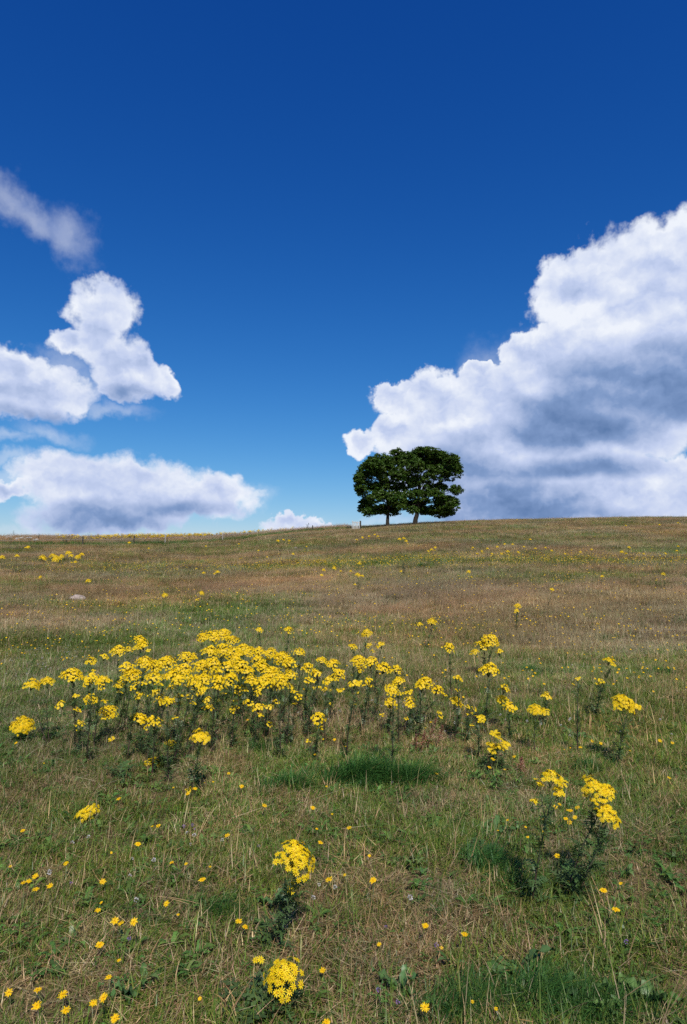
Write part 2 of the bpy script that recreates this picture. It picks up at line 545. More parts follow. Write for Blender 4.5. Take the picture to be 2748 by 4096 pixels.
# ------------------------------------------------------------------ fence line across the far slope
FENCE_PX = [(-900, 2188), (-300, 2183), (0, 2180), (330, 2182), (535, 2181), (660, 2178), (890, 2166), (1100, 2141), (1250, 2124), (1400, 2116)]
FENCE = np.array([ground_at(*p) for p in FENCE_PX])
_FA = FENCE[:, 0] / FENCE[:, 1]
def beyond_fence(x, y):
    a = x / np.maximum(y, 1)
    yf = np.interp(a, _FA, FENCE[:, 1], left=FENCE[0, 1], right=1e9)
    return np.where(a < _FA[-1], y - yf, -99.0)

# ------------------------------------------------------------------ grass: prototypes and scatter
GREENS = [(0.110, 0.175, 0.022), (0.085, 0.150, 0.020), (0.145, 0.195, 0.032), (0.065, 0.120, 0.020), (0.18, 0.205, 0.045)]
STRAWS = [(0.42, 0.31, 0.155), (0.33, 0.235, 0.115), (0.52, 0.41, 0.23), (0.25, 0.17, 0.085), (0.20, 0.125, 0.065)]
REDS = [(0.34, 0.215, 0.115), (0.40, 0.275, 0.15), (0.28, 0.165, 0.095), (0.46, 0.34, 0.20)]
LUSH = [(0.045, 0.125, 0.026), (0.055, 0.145, 0.030), (0.034, 0.100, 0.024), (0.080, 0.165, 0.036)]

def blade(mb, base, h, azi, lean, bend, w, col, segs=3, tipw=0.12):
    x, y, z = base
    ca, sa = math.cos(azi), math.sin(azi)
    px, py = -sa, ca
    verts = []; ang = lean; r = 0.0; zz = 0.0
    ds = h / segs
    cols = []
    for i in range(segs + 1):
        f = i / segs
        ww = w * (1 - f * (1 - tipw)) * (0.8 + 0.5 * math.sin(math.pi * min(1, f * 1.2))) / 2
        cx, cy, cz = x + ca * r, y + sa * r, z + zz
        verts.append((cx - px * ww, cy - py * ww, cz)); verts.append((cx + px * ww, cy + py * ww, cz))
        cols += [col, col]
        r += math.sin(ang) * ds; zz += math.cos(ang) * ds
        ang += bend / segs
    faces = [(2 * i, 2 * i + 1, 2 * i + 3, 2 * i + 2) for i in range(segs)]
    mb.add(verts, faces, cols)

def proto_turf(seed, green, n=420, R=0.20, hmu=0.050):
    r = random.Random(seed); mb = MB()
    spots = [(r.uniform(-R, R), r.uniform(-R, R), r.gauss(0, 0.22)) for _ in range(14)]
    for _ in range(n):
        rr = R * math.sqrt(r.random()); th = r.uniform(0, 2 * math.pi)
        qx, qy = rr * math.cos(th), rr * math.sin(th)
        bias = min(spots, key=lambda q: (q[0] - qx) ** 2 + (q[1] - qy) ** 2)[2]
        g = r.random() < green + bias
        col = jit(r.choice(GREENS if g else STRAWS), 0.22, r)
        h = hmu * math.exp(r.gauss(0, 0.38)) * (1.8 if r.random() < 0.03 else 1.0)
        if r.random() < (0.16 if g else 0.5):      # thatch lying nearly flat
            blade(mb, (rr * math.cos(th), rr * math.sin(th), r.uniform(0.004, 0.022)), h * 1.4, r.gauss(0.4, 1.2) + (3.14 if r.random() < .4 else 0), r.uniform(1.2, 1.6), r.uniform(-0.3, 0.4), r.uniform(0.0022, 0.004), col, 2)
        else:
            blade(mb, (rr * math.cos(th), rr * math.sin(th), -0.006), h, r.gauss(0.3, 1.4), abs(r.gauss(0.60, 0.50)), r.uniform(0.1, 1.2), r.uniform(0.0026, 0.0048), col, 3)
    return mb.mesh('grass_tuft', [MAT_GRASS])

def proto_lush(seed, n=46, R=0.10, h0=0.22):
    r = random.Random(seed); mb = MB()
    for _ in range(n):
        rr = R * math.sqrt(r.random()); th = r.uniform(0, 2 * math.pi)
        blade(mb, (rr * math.cos(th), rr * math.sin(th), -0.01), h0 * r.uniform(0.5, 1.25), r.gauss(-0.5, 0.9), abs(r.gauss(0.5, 0.4)), r.uniform(0.5, 1.8), r.uniform(0.004, 0.0075), jit(r.choice(LUSH), 0.2, r), 5)
    return mb.mesh('lush_tuft', [MAT_GRASS])

def proto_bent(seed, n=22, R=0.16, h0=0.30, pal=REDS, wind=0.35):
    """flowering dry grass: thin stalks with loose panicles, leaning with the wind"""
    r = random.Random(seed); mb = MB()
    for _ in range(n):
        rr = R * math.sqrt(r.random()); th = r.uniform(0, 2 * math.pi)
        bx, by = rr * math.cos(th), rr * math.sin(th)
        h = h0 * r.uniform(0.55, 1.25); azi = r.gauss(0.2, 1.1)
        lean = abs(r.gauss(wind, 0.22)); bend = r.uniform(0.0, 0.5)
        col = jit(r.choice(pal), 0.2, r)
        blade(mb, (bx, by, -0.01), h, azi, lean, bend, r.uniform(0.0014, 0.0022), col, 4, 0.5)
        # panicle
        ca, sa = math.cos(azi), math.sin(azi); ds = h / 4; ang = lean; X, Y, Z = bx, by, -0.01
        pts = [(X, Y, Z)]
        for i in range(4):
            X += ca * math.sin(ang) * ds; Y += sa * math.sin(ang) * ds; Z += math.cos(ang) * ds; ang += bend / 4
            pts.append((X, Y, Z))
        a, b = Vector(pts[3]), Vector(pts[4])
        pc = jit(r.choice(pal), 0.2, r)
        for k in range(7):
            p = a.lerp(b, r.uniform(0.0, 1.08)); s = r.uniform(0.004, 0.009)
            off = Vector((r.gauss(0, 0.008), r.gauss(0, 0.008), r.gauss(0, 0.006)))
            p = p + off
            d = Vector((r.gauss(0, 1), r.gauss(0, 1), r.gauss(0.8, 1))).normalized()
            e = d.cross(Vector((r.gauss(0, 1), r.gauss(0, 1), r.gauss(0, 1)))).normalized()
            mb.add([p - d * s, p + e * s * 0.35, p + d * s, p - e * s * 0.35], [(0, 1, 2, 3)], pc)
    for _ in range(int(n * 0.8)):
        rr = R * math.sqrt(r.random()); th = r.uniform(0, 2 * math.pi)
        col = jit(r.choice(STRAWS if r.random() < 0.6 else GREENS), 0.2, r)
        blade(mb, (rr * math.cos(th), rr * math.sin(th), -0.01), h0 * r.uniform(0.25, 0.6), r.gauss(0.2, 1.4), r.uniform(0.1, 0.6), r.uniform(0.2, 1.0), r.uniform(0.0022, 0.0038), col, 3)
    return mb.mesh('bent_grass', [MAT_GRASS])

def proto_straw(seed):
    r = random.Random(seed); mb = MB()
    h = r.uniform(0.12, 0.34)
    c = jit((0.55, 0.47, 0.32), 0.15, r)
    blade(mb, (0, 0, r.uniform(0.02, 0.05)), h, 0, r.uniform(1.25, 1.5), r.uniform(-0.1, 0.35), r.uniform(0.0018, 0.003), c, 5, 0.6)
    if r.random() < 0.5:
        blade(mb, (r.uniform(-.05, .05), r.uniform(-.05, .05), 0.03), h * 0.6, r.uniform(-1, 1), 1.35, 0.2, 0.0022, c, 3, 0.5)
    return mb.mesh('straw', [MAT_GRASS])

def proto_weed(seed, kind):
    """small broad leaves in the turf: clover trefoils, or flat rosettes of toothed leaves"""
    r = random.Random(seed); mb = MB()
    if kind == 'clover':
        for _ in range(12):
            bx, by = r.gauss(0, 0.035), r.gauss(0, 0.035); z = r.uniform(0.02, 0.05)
            c = jit((0.075, 0.150, 0.036), 0.3, r); t0 = r.uniform(0, 6.28)
            for k in range(3):
                t = t0 + k * 2.094; s = r.uniform(0.008, 0.012)
                ca, sa = math.cos(t), math.sin(t)
                mb.add([(bx, by, z), (bx + ca * s * 0.7 - sa * s * 0.5, by + sa * s * 0.7 + ca * s * 0.5, z + 0.003), (bx + ca * s * 1.35, by + sa * s * 1.35, z + r.uniform(-.002, .003)), (bx + ca * s * 0.7 + sa * s * 0.5, by + sa * s * 0.7 - ca * s * 0.5, z + 0.003)], [(0, 1, 2, 3)], c)
    else:
        for k in range(r.randint(6, 9)):
            t = r.uniform(0, 6.28); Ln = r.uniform(0.035, 0.085); w = Ln * r.uniform(0.2, 0.32)
            c = jit((0.095, 0.165, 0.042), 0.35, r); lift = r.uniform(0.3, 1.0)
            ca, sa = math.cos(t), math.sin(t); V = []; n = 5
            for i in range(n + 1):
                f = i / n; ww = w * math.sin(math.pi * (0.08 + 0.92 * f) ** 0.8) * 0.5 * (1 + (0.25 if i % 2 else -0.2))
                d = Ln * f; z = 0.012 + lift * Ln * 0.55 * math.sin(f * 2.4)
                V += [(ca * d - sa * ww, sa * d + ca * ww, z + 0.15 * ww), (ca * d + sa * ww, sa * d - ca * ww, z + 0.15 * ww)]
            mb.add(V, [(2 * i, 2 * i + 1, 2 * i + 3, 2 * i + 2) for i in range(n)], c)
    return mb.mesh('weed', [MAT_GRASS])

def scatter(name, protos, pos, rot, scl, idx, tint, label, cat):
    coll = bpy.data.collections.new(name + '_prototypes')
    for k, me in enumerate(protos):
        po = bpy.data.objects.new('%s_kind_%02d' % (name, k), me)
        coll.objects.link(po)
    n = len(pos)
    me = bpy.data.meshes.new(name)
    me.vertices.add(n)
    me.vertices.foreach_set('co', np.asarray(pos, np.float32).ravel())
    for nm, ty, arr, key in (('rot', 'FLOAT_VECTOR', rot, 'vector'), ('scl', 'FLOAT', scl, 'value'), ('idx', 'INT', idx, 'value')):
        at = me.attributes.new(nm, ty, 'POINT')
        at.data.foreach_set(key, np.asarray(arr, np.int32 if ty == 'INT' else np.float32).ravel())
    at = me.attributes.new('tint', 'FLOAT_COLOR', 'POINT')
    tt = np.ones((n, 4), np.float32); tt[:, :3] = tint
    at.data.foreach_set('color', tt.ravel())
    o = link(name, me)
    ng = bpy.data.node_groups.new(name, 'GeometryNodeTree')
    ng.interface.new_socket('Geometry', in_out='INPUT', socket_type='NodeSocketGeometry')
    ng.interface.new_socket('Geometry', in_out='OUTPUT', socket_type='NodeSocketGeometry')
    N = ng.nodes.new; L = ng.links.new
    gi, go = N('NodeGroupInput'), N('NodeGroupOutput')
    ci = N('GeometryNodeCollectionInfo'); ci.inputs['Collection'].default_value = coll
    ci.inputs['Separate Children'].default_value = True; ci.inputs['Reset Children'].default_value = True
    iop = N('GeometryNodeInstanceOnPoints'); iop.inputs['Pick Instance'].default_value = True
    def attr(nm, ty):
        a = N('GeometryNodeInputNamedAttribute'); a.data_type = ty; a.inputs['Name'].default_value = nm
        return [s for s in a.outputs if s.enabled and s.name == 'Attribute'][0]
    e2r = N('FunctionNodeEulerToRotation')
    L(attr('rot', 'FLOAT_VECTOR'), e2r.inputs[0])
    L(gi.outputs[0], iop.inputs['Points']); L(ci.outputs[0], iop.inputs['Instance'])
    L(attr('idx', 'INT'), iop.inputs['Instance Index']); L(e2r.outputs[0], iop.inputs['Rotation'])
    L(attr('scl', 'FLOAT'), iop.inputs['Scale'])
    L(iop.outputs[0], go.inputs[0])
    md = o.modifiers.new('scatter', 'NODES'); md.node_group = ng
    tag(o, label, cat, kind='stuff')
    return o

AMAX = 0.68
def fan_points(y0, y1, dens):
    """uniform random ground points in the view fan (with a margin for a step to the side)"""
    area = AMAX * (y1 * y1 - y0 * y0) + 1.6 * (y1 - y0)
    n = int(area * dens)
    m = int(n * 1.4)
    y = np.sqrt(RNG.random(m) * (y1 * y1 - y0 * y0) + y0 * y0)
    x = (RNG.random(m) * 2 - 1) * (AMAX * y + 0.8)
    return x[:n], y[:n]

def blob_field(x, y, spots):
    """soft ground patches given as (photo px, py, half width m, half depth m, weight)"""
    s = np.zeros_like(x)
    for px, py, rx, ry, w in spots:
        g = ground_at(px, py)
        d = ((x - g[0]) / rx) ** 2 + ((y - g[1]) / ry) ** 2
        s += w * np.exp(-d * 1.2)
    return s

GREEN_SPOTS = [(1450, 3100, 0.55, 0.30, 0.9), (2300, 3990, 0.42, 0.22, 0.9), (1850, 3350, 0.5, 0.3, 0.25), (2350, 2680, 1.0, 0.8, 0.3), (800, 2450, 3.6, 2.2, 0.55),
               (350, 2580, 2.5, 1.5, 0.4), (2500, 3000, 0.6, 0.3, 0.2), (300, 3450, 0.5, 0.35, 0.30), (1950, 3450, 0.3, 0.2, 0.35), (700, 3100, 0.3, 0.2, 0.3), (1400, 2260, 9, 2.5, 0.28),
               (2200, 2250, 11, 2.2, 0.32), (500, 2330, 5, 2.5, 0.25), (1150, 3500, 0.5, 0.3, 0.25), (2250, 3700, 0.3, 0.2, 0.3), (1000, 3950, 0.35, 0.2, 0.3)]
DRY_SPOTS = [(500, 3000, 1.1, 0.6, 0.35), (420, 3130, 0.8, 0.35, 0.35), (300, 3680, 0.5, 0.3, 0.25), (1250, 2870, 1.3, 0.8, 0.35), (300, 3800, 0.5, 0.2, 0.12), (2300, 2400, 9, 5, 0.4), (1800, 2380, 7, 4, 0.35),
             (150, 2500, 3, 2, 0.25), (2650, 2540, 3, 2.5, 0.4), (1000, 2350, 8, 4, 0.3)]
def dryness(x, y):
    nearw = np.clip(1.3 - y / 14, 0, 1)
    base = 0.47 + 1.3 * (fbm(x / 0.75, y / 0.75, 4, 5) - 0.5) * nearw + 1.0 * (fbm(x / 0.22, y / 0.22, 2, 31) - 0.5) * np.clip(1.4 - y / 8, 0, 1)
    base += 1.0 * (fbm(x / 4.0, y / 3.0, 5, 6) - 0.5) * np.clip(y / 10, 0.2, 1)
    base += np.interp(y, [2, 5, 8, 14, 20, 32, 45, 60, 130], [-0.17, -0.13, -0.06, 0.04, 0.17, 0.24, 0.16, 0.22, 0.24])
    base += 0.35 * (fbm(x / 22.0, y / 9.0, 3, 8) - 0.5) * np.clip(y / 30, 0, 1)
    return base - blob_field(x, y, GREEN_SPOTS) + blob_field(x, y, DRY_SPOTS)

def tints(x, y, lo=0.80, hi=1.22, warm=0.06):
    n = len(x)
    k = RNG.uniform(lo, hi, n) * (0.74 + 0.52 * fbm(x / 1.3, y / 1.3, 4, 9))
    k *= 1 + np.clip(y / 18, 0, 1) * 0.9 * (fbm(x / 3.2, y / 2.4, 4, 37) - 0.5)
    w = RNG.normal(0, warm, n) + 0.40 * (fbm(x / 5, y / 4, 3, 12) - 0.5)
    k = k * 1.14
    return np.stack([k * (1 + w), k, k * (1 - w * 0.8)], -1)

turf_protos = [proto_turf(100 + i, g) for i, g in enumerate((0.93, 0.9, 0.82, 0.78, 0.62, 0.55, 0.48, 0.42, 0.28, 0.22, 0.15, 0.10))]
_P, _R, _S, _I, _T = [], [], [], [], []
for (y0, y1, dens, s0) in ((0.7, 6.5, 42, 1.0), (6.5, 14, 24, 1.3), (14, 34, 11, 1.8), (34, 64, 6, 2.4), (64, 138, 3.2, 3.0)):
    x, y = fan_points(y0, y1, dens)
    dr = np.clip(dryness(x, y) + RNG.normal(0, 0.10, len(x)), 0, 0.999)
    bf = beyond_fence(x, y)
    dr = np.where((bf > -2.5) & (bf < 1.5), 0.05, dr)
    _P.append(np.stack([x, y, gz(x, y)], -1))
    _R.append(np.stack([RNG.normal(0, 0.08, len(x)), RNG.normal(0, 0.08, len(x)), RNG.normal(0, 0.8, len(x))], -1))
    _S.append(s0 * RNG.uniform(0.75, 1.3, len(x)) * (0.85 + 0.4 * fbm(x / 1.1, y / 1.1, 3, 14)))
    _I.append((dr * 12).astype(int))
    t = tints(x, y)
    _T.append(t)
scatter('meadow_grass', turf_protos, np.concatenate(_P), np.concatenate(_R), np.concatenate(_S), np.concatenate(_I), np.concatenate(_T),
        'short mixed green and straw coloured turf covering the whole slope', 'grass')

# lush dark tussocks
def patch_points(spots):
    xs, ys, sc_ = [], [], []
    for px, py, rx, ry, n, s in spots:
        g = ground_at(px, py)
        a = RNG.uniform(0, 6.283, n); r = np.minimum(np.abs(RNG.normal(0, 0.62, n)), 1.5) * (0.75 + 0.5 * fbm(np.cos(a) * 1.5 + px, np.sin(a) * 1.5 + py, 2, 3))
        xs.append(g[0] + np.cos(a) * r * rx); ys.append(g[1] + np.sin(a) * r * ry); sc_.append(np.full(n, s) * RNG.uniform(0.7, 1.25, n) * np.clip(1.1 - 0.4 * r, 0.4, 1.2))
    return np.concatenate(xs), np.concatenate(ys), np.concatenate(sc_)
x, y, s = patch_points([(1450, 3125, 0.46, 0.20, 120, 0.95), (1150, 3155, 0.28, 0.16, 40, 0.7), (1640, 3130, 0.22, 0.14, 36, 0.95), (2150, 4010, 0.42, 0.16, 90, 0.55), (2420, 4060, 0.30, 0.14, 50, 0.55), (1800, 4060, 0.20, 0.10, 26, 0.5),
                        (1930, 3480, 0.18, 0.12, 26, 0.7), (2060, 3560, 0.14, 0.08, 14, 0.7), (1080, 4020, 0.12, 0.06, 10, 0.6), (880, 3650, 0.18, 0.1, 18, 0.5), (2400, 2560, 0.9, 0.35, 60, 0.8), (2120, 2690, 0.7, 0.5, 50, 0.7),
                        (2650, 2700, 0.5, 0.4, 40, 0.7), (2350, 3080, 0.3, 0.2, 30, 0.6), (1040, 3010, 0.2, 0.1, 14, 0.7), (1690, 2270, 1.3, 0.6, 46, 1.5), (70, 2295, 1.0, 0.6, 34, 1.5)])
li = RNG.integers(0, 6, len(x))
scatter('lush_grass', [proto_lush(200 + i) for i in range(6)], np.stack([x, y, gz(x, y)], -1), np.stack([RNG.normal(0, .12, len(x)), RNG.normal(0, .12, len(x)), RNG.normal(0, .7, len(x))], -1), s, li, tints(x, y, 0.8, 1.15),
        'dark green long bladed grass growing in lush tussocks', 'grass')

# flowering dry grass
_P, _R, _S, _I, _T = [], [], [], [], []
bent_protos = [proto_bent(300 + i, pal=REDS if i < 3 else STRAWS) for i in range(6)]
for (y0, y1, dens, s0) in ((2.2, 4.5, 0.5, 0.6), (4.5, 6.0, 3, 0.75), (6.0, 14, 13, 0.95), (14, 34, 14, 1.0), (34, 70, 6.0, 1.1), (70, 138, 3.6, 1.15)):
    x, y = fan_points(y0, y1, dens * 2)
    dr = dryness(x, y)
    bf = beyond_fence(x, y)
    keep = RNG.random(len(x)) < np.where(bf > 0.5, np.clip((fbm(x / 4, y / 4, 3, 45) - .3) * 3, 0.1, .9), np.clip((dr - 0.42) * 2.4, 0.02, 1) * 0.6 * np.clip((fbm(x / 1.6, y / 1.2, 3, 51) - 0.33) * 4.5, 0.1, 1.6))
    x, y, dr, bf = x[keep], y[keep], dr[keep], bf[keep]
    _P.append(np.stack([x, y, gz(x, y)], -1))
    _R.append(np.stack([RNG.normal(0, 0.1, len(x)), RNG.normal(0, 0.1, len(x)), RNG.normal(0, 0.5, len(x))], -1))
    _S.append(s0 * RNG.uniform(0.7, 1.25, len(x)) * np.where(bf > 0.5, 0.9 + 1.7 * fbm(x / 2.5, y / 2.5, 3, 44), 1.0))
    red = fbm(x / 3.5, y / 3.5, 3, 15) + 0.25 * (bf > 0.5)
    _I.append(np.where(red > 0.47, RNG.integers(0, 3, len(x)), RNG.integers(3, 6, len(x))))
    _T.append(tints(x, y, 0.85, 1.2))
scatter('flowering_dry_grass', bent_protos, np.concatenate(_P), np.concatenate(_R), np.concatenate(_S), np.concatenate(_I), np.concatenate(_T),
        'tall wispy tan and reddish brown seeding grass leaning in the wind', 'grass')

# loose straws and small weeds in the near turf
x, y = fan_points(1.5, 9.0, 6)
k = dryness(x, y) > 0.35
x, y = x[k], y[k]
scatter('fallen_straw', [proto_straw(400 + i) for i in range(8)], np.stack([x, y, gz(x, y) + 0.015], -1), np.stack([RNG.normal(0, .1, len(x)), RNG.normal(0, .1, len(x)), np.where(RNG.random(len(x)) < 0.6, RNG.normal(0.3, 0.5, len(x)), RNG.uniform(0, 6.28, len(x)))], -1),
        RNG.uniform(0.6, 1.2, len(x)), RNG.integers(0, 8, len(x)), tints(x, y, 0.7, 1.25), 'loose pale dead grass stalks lying on the turf', 'straw')
x, y = fan_points(1.4, 8.0, 120)
k = RNG.random(len(x)) < np.clip(1.30 - 1.5 * dryness(x, y) + 0.8 * (fbm(x / .5, y / .5, 3, 21) - 0.5), 0.03, 0.9)
x, y = x[k], y[k]
scatter('turf_weeds', [proto_weed(500 + i, 'clover' if i < 3 else 'rosette') for i in range(7)], np.stack([x, y, gz(x, y)], -1), np.stack([RNG.normal(0, .1, len(x)), RNG.normal(0, .1, len(x)), RNG.uniform(0, 6.283, len(x))], -1),
        RNG.uniform(0.6, 1.15, len(x)), RNG.integers(0, 7, len(x)), tints(x, y, 0.75, 1.2), 'small clover and rosette leaves mixed through the short turf', 'weeds')

# ------------------------------------------------------------------ the two trees on the crest
def zoom_px(zx, zy):
    return 1340 + zx / 2.613, 1740 + zy / 2.613

def tree(name, label, base_z, trunk_pts, lobes, Y, seed, depth):
    r = np.random.default_rng(seed); rr = random.Random(seed)
    bp = ray_at(*zoom_px(*base_z), Y)
    root = link(name, None, loc=(bp[0], Y, gz1(bp[0], Y) - 0.05))
    o = np.array(root.location)
    tag(root, label, 'tree', 'trees on the crest')
    sc_ = Y / FPX / 2.613          # metres per zoom pixel at that distance
    def local(zx, zy, dy=0.0):
        p = ray_at(*zoom_px(zx, zy), Y)
        return np.array([p[0] - o[0], dy, p[2] - o[2]])
    # trunk with root flare
    mb = MB()
    tp = [local(a, b) for a, b, _ in trunk_pts]
    tp[0][2] = -0.2
    rad = [w * sc_ / 2 for _, _, w in trunk_pts]
    tube(mb, tp, rad, 10)
    link('trunk', mb.mesh('trunk', [MAT_BARK], True), root)
    fork = tp[-1]
    V, F = [], []
    cen = []
    for (cx, cy, rx, ry) in lobes:
        dy = rr.uniform(-1, 1) * depth
        c = local(cx, cy + 10, dy); cen.append((c, rx * sc_ * 1.06, ry * sc_ * 1.10))
    # limbs reach out to the lobes
    for k, (c, ax, az_) in enumerate(cen):
        j = rr.randint(max(0, len(tp) - 3), len(tp) - 1)
        s = tp[j] if c[2] > tp[j][2] + 0.3 else tp[max(0, len(tp) - 3)]
        mid = s * 0.45 + c * 0.55 + np.array([rr.gauss(0, .25), rr.gauss(0, .25), 0.25 + rr.gauss(0, .2)])
        m2 = MB()
        r0 = rad[-1] * rr.uniform(0.38, 0.6)
        tube(m2, [s, s * 0.7 + mid * 0.3 + np.array([0, 0, 0.1]), mid, c], [r0, r0 * 0.8, r0 * 0.5, 0.03], 6)
        for q in range(5):
            a = rr.uniform(0, 6.28); e = rr.uniform(-0.2, 0.9)
            tip = c + np.array([math.cos(a) * ax * .8, math.sin(a) * ax * .8, math.sin(e) * az_ * .8])
            st = mid * 0.5 + c * 0.5 if q % 2 else c
            tube(m2, [st, (st + tip) / 2 + np.array([0, 0, .1]), tip], [r0 * 0.3, r0 * 0.2, 0.012], 4)
        link('limb', m2.mesh('limb', [MAT_BARK], True), root)
    # leaves: clumps spread over each lobe's shell, each clump a loose ball of leaf faces
    P, Nn, S, C = [], [], [], []
    for (c, ax, az_) in cen:
        ay = (ax + az_) / 2 * 0.95
        area = ax * az_
        for q in range(int(18 + area * 42)):
            d = r.normal(size=3); d /= np.linalg.norm(d)
            if d[2] < -0.45 and r.random() < 0.6: d[2] *= -0.4
            rad_ = r.uniform(0.62, 1.0)
            cc = c + d * np.array([ax, ay, az_]) * rad_
            cr_ = r.uniform(0.22, 0.42)
            n = int(r.integers(16, 34))
            dd = r.normal(size=(n, 3)); dd /= np.linalg.norm(dd, axis=1, keepdims=True)
            pp = cc + dd * cr_ * (r.random((n, 1)) ** 0.4) * np.array([1.15, 1.15, 0.62])
            nn = dd * 0.5 + r.normal(size=(n, 3)) * 0.55 + np.array([0, 0, 0.75]); nn /= np.linalg.norm(nn, axis=1, keepdims=True)
            hue = r.uniform(0.8, 1.2)
            col = np.array([0.048, 0.092, 0.012]) * hue * r.uniform(0.75, 1.25, (n, 1)) * np.array([1 + r.normal(0, .1), 1, 1])
            P.append(pp); Nn.append(nn); S.append(r.uniform(0.10, 0.17, n)); C.append(col)
    P, Nn, S, C = np.concatenate(P), np.concatenate(Nn), np.concatenate(S), np.concatenate(C)
    n = len(P)
    t = np.cross(Nn, r.normal(size=(n, 3))); t /= np.linalg.norm(t, axis=1, keepdims=True)
    b = np.cross(Nn, t)
    s = S[:, None]
    v = np.stack([P - t * s, P - b * s * 0.62 + Nn * s * 0.15, P + t * s, P + b * s * 0.62 + Nn * s * 0.15], 1).reshape(-1, 3)
    f = np.arange(4 * n).reshape(-1, 4)
    me = bpy.data.meshes.new('crown')
    me.vertices.add(4 * n); me.vertices.foreach_set('co', v.astype(np.float32).ravel())
    me.loops.add(4 * n); me.loops.foreach_set('vertex_index', f.astype(np.int32).ravel())
    me.polygons.add(n); me.polygons.foreach_set('loop_start', (np.arange(n) * 4).astype(np.int32))
    ca = me.color_attributes.new('col', 'FLOAT_COLOR', 'POINT')
    cc = np.ones((4 * n, 4), np.float32); cc[:, :3] = np.repeat(C, 4, 0)
    ca.data.foreach_set('color', cc.ravel())
    me.materials.append(MAT_TREE)
    me.update(calc_edges=True); me.validate()
    cro = link('crown', me, root)
    cro['kind'] = 'stuff'
    return root

TREE_Y = 103.0
tree('oak_tree', 'rounder leafy tree with a slim straight trunk beside the white hurdle gate', (550, 955),
     [(550, 960, 52), (550, 940, 42), (549, 900, 36), (552, 850, 33), (556, 800, 32), (562, 740, 30), (565, 640, 24), (560, 520, 16)],
     [(480, 270, 150, 80), (330, 345, 90, 75), (610, 255, 110, 85), (275, 425, 72, 62), (400, 430, 140, 95), (560, 420, 120, 100), (262, 560, 58, 72), (380, 570, 140, 95),
      (540, 560, 125, 100), (325, 700, 70, 85), (450, 680, 115, 85), (630, 670, 95, 85), (335, 805, 55, 42), (600, 760, 80, 40), (690, 560, 70, 90), (680, 760, 50, 36), (440, 775, 90, 36),
      (330, 760, 80, 60), (470, 770, 90, 50), (590, 790, 90, 44), (660, 690, 80, 70), (395, 340, 110, 70), (520, 330, 120, 80), (245, 470, 50, 50), (660, 420, 80, 90)], TREE_Y, 11, 2.6)
tree('oak_tree', 'broader flat topped tree with a thick curved trunk and low spreading boughs', (840, 938),
     [(840, 944, 64), (836, 925, 54), (842, 880, 48), (855, 840, 46), (862, 790, 42), (865, 730, 38), (875, 620, 30), (890, 480, 20)],
     [(880, 205, 230, 75), (1040, 220, 170, 90), (1130, 255, 140, 95), (1195, 275, 78, 70), (1225, 370, 105, 95), (940, 175, 150, 50), (1090, 200, 90, 50), (1245, 580, 75, 48), (1210, 740, 80, 75), (1060, 775, 140, 55), (1010, 640, 140, 75),
      (850, 630, 90, 70), (795, 790, 52, 40), (770, 330, 130, 100), (930, 340, 160, 110), (1080, 400, 150, 95), (880, 500, 120, 90), (1070, 540, 130, 60), (760, 480, 90, 90), (740, 640, 55, 45),
      (780, 720, 70, 60), (980, 790, 90, 45), (1110, 800, 120, 44), (1180, 700, 110, 80), (900, 700, 90, 60), (1130, 690, 110, 60), (940, 760, 70, 40), (720, 250, 110, 75), (1270, 330, 60, 70), (1180, 800, 90, 32), (640, 190, 60, 45)], TREE_Y + 1.5, 23, 2.8)

# ------------------------------------------------------------------ white hurdle gate, fence posts, wire, stones
def gate():
    Y = 99.0; q = ray_at(1424, 2115, Y); g = np.array([q[0], Y, gz1(q[0], Y)]); k = Y / FPX
    root = link('hurdle_gate', None, loc=(g[0], Y, g[2] - 0.03))
    root.rotation_euler = (0, 0.03, 0.12)
    tag(root, 'white weathered slatted hurdle gate standing by the shaded trees', 'gate')
    w, h = 33 * k, 35 * k
    for i in range(5):
        mb = MB(); box(mb, 0, 0, h * 0.5, 0.115, 0.024, h * 0.92, bev=0.006)
        s = link('slat', mb.mesh('slat', [MAT_WOOD_W]), root, (-w / 2 + 0.22 + i * (w - 0.36) / 4, -0.038, 0.02 + 0.012 * (i % 2)))
        s.rotation_euler = (0, random.uniform(-0.03, 0.03), 0)
    for z in (0.2, h * 0.92):
        mb = MB(); box(mb, 0, 0, z, w - 0.12, 0.04, 0.09, bev=0.008); link('rail', mb.mesh('rail', [MAT_WOOD_W]), root)
    mb = MB(); box(mb, -w / 2 + 0.03, 0.0, h * 0.53, 0.085, 0.085, h * 1.08, bev=0.01); link('side_post', mb.mesh('side_post', [MAT_WOOD_W]), root)
    mb = MB(); tube(mb, [(w / 2 + 0.05, 0.1, -0.1), (w / 2 + 0.03, 0.1, h * 0.9), (w / 2 + 0.02, 0.1, h * 1.06), (w / 2 + 0.02, 0.1, h * 1.12)], [0.12, 0.12, 0.12, 0.06], 9)
    p = link('gate_post', mb.mesh('gate_post', [MAT_WOOD_D], True), root)
gate()

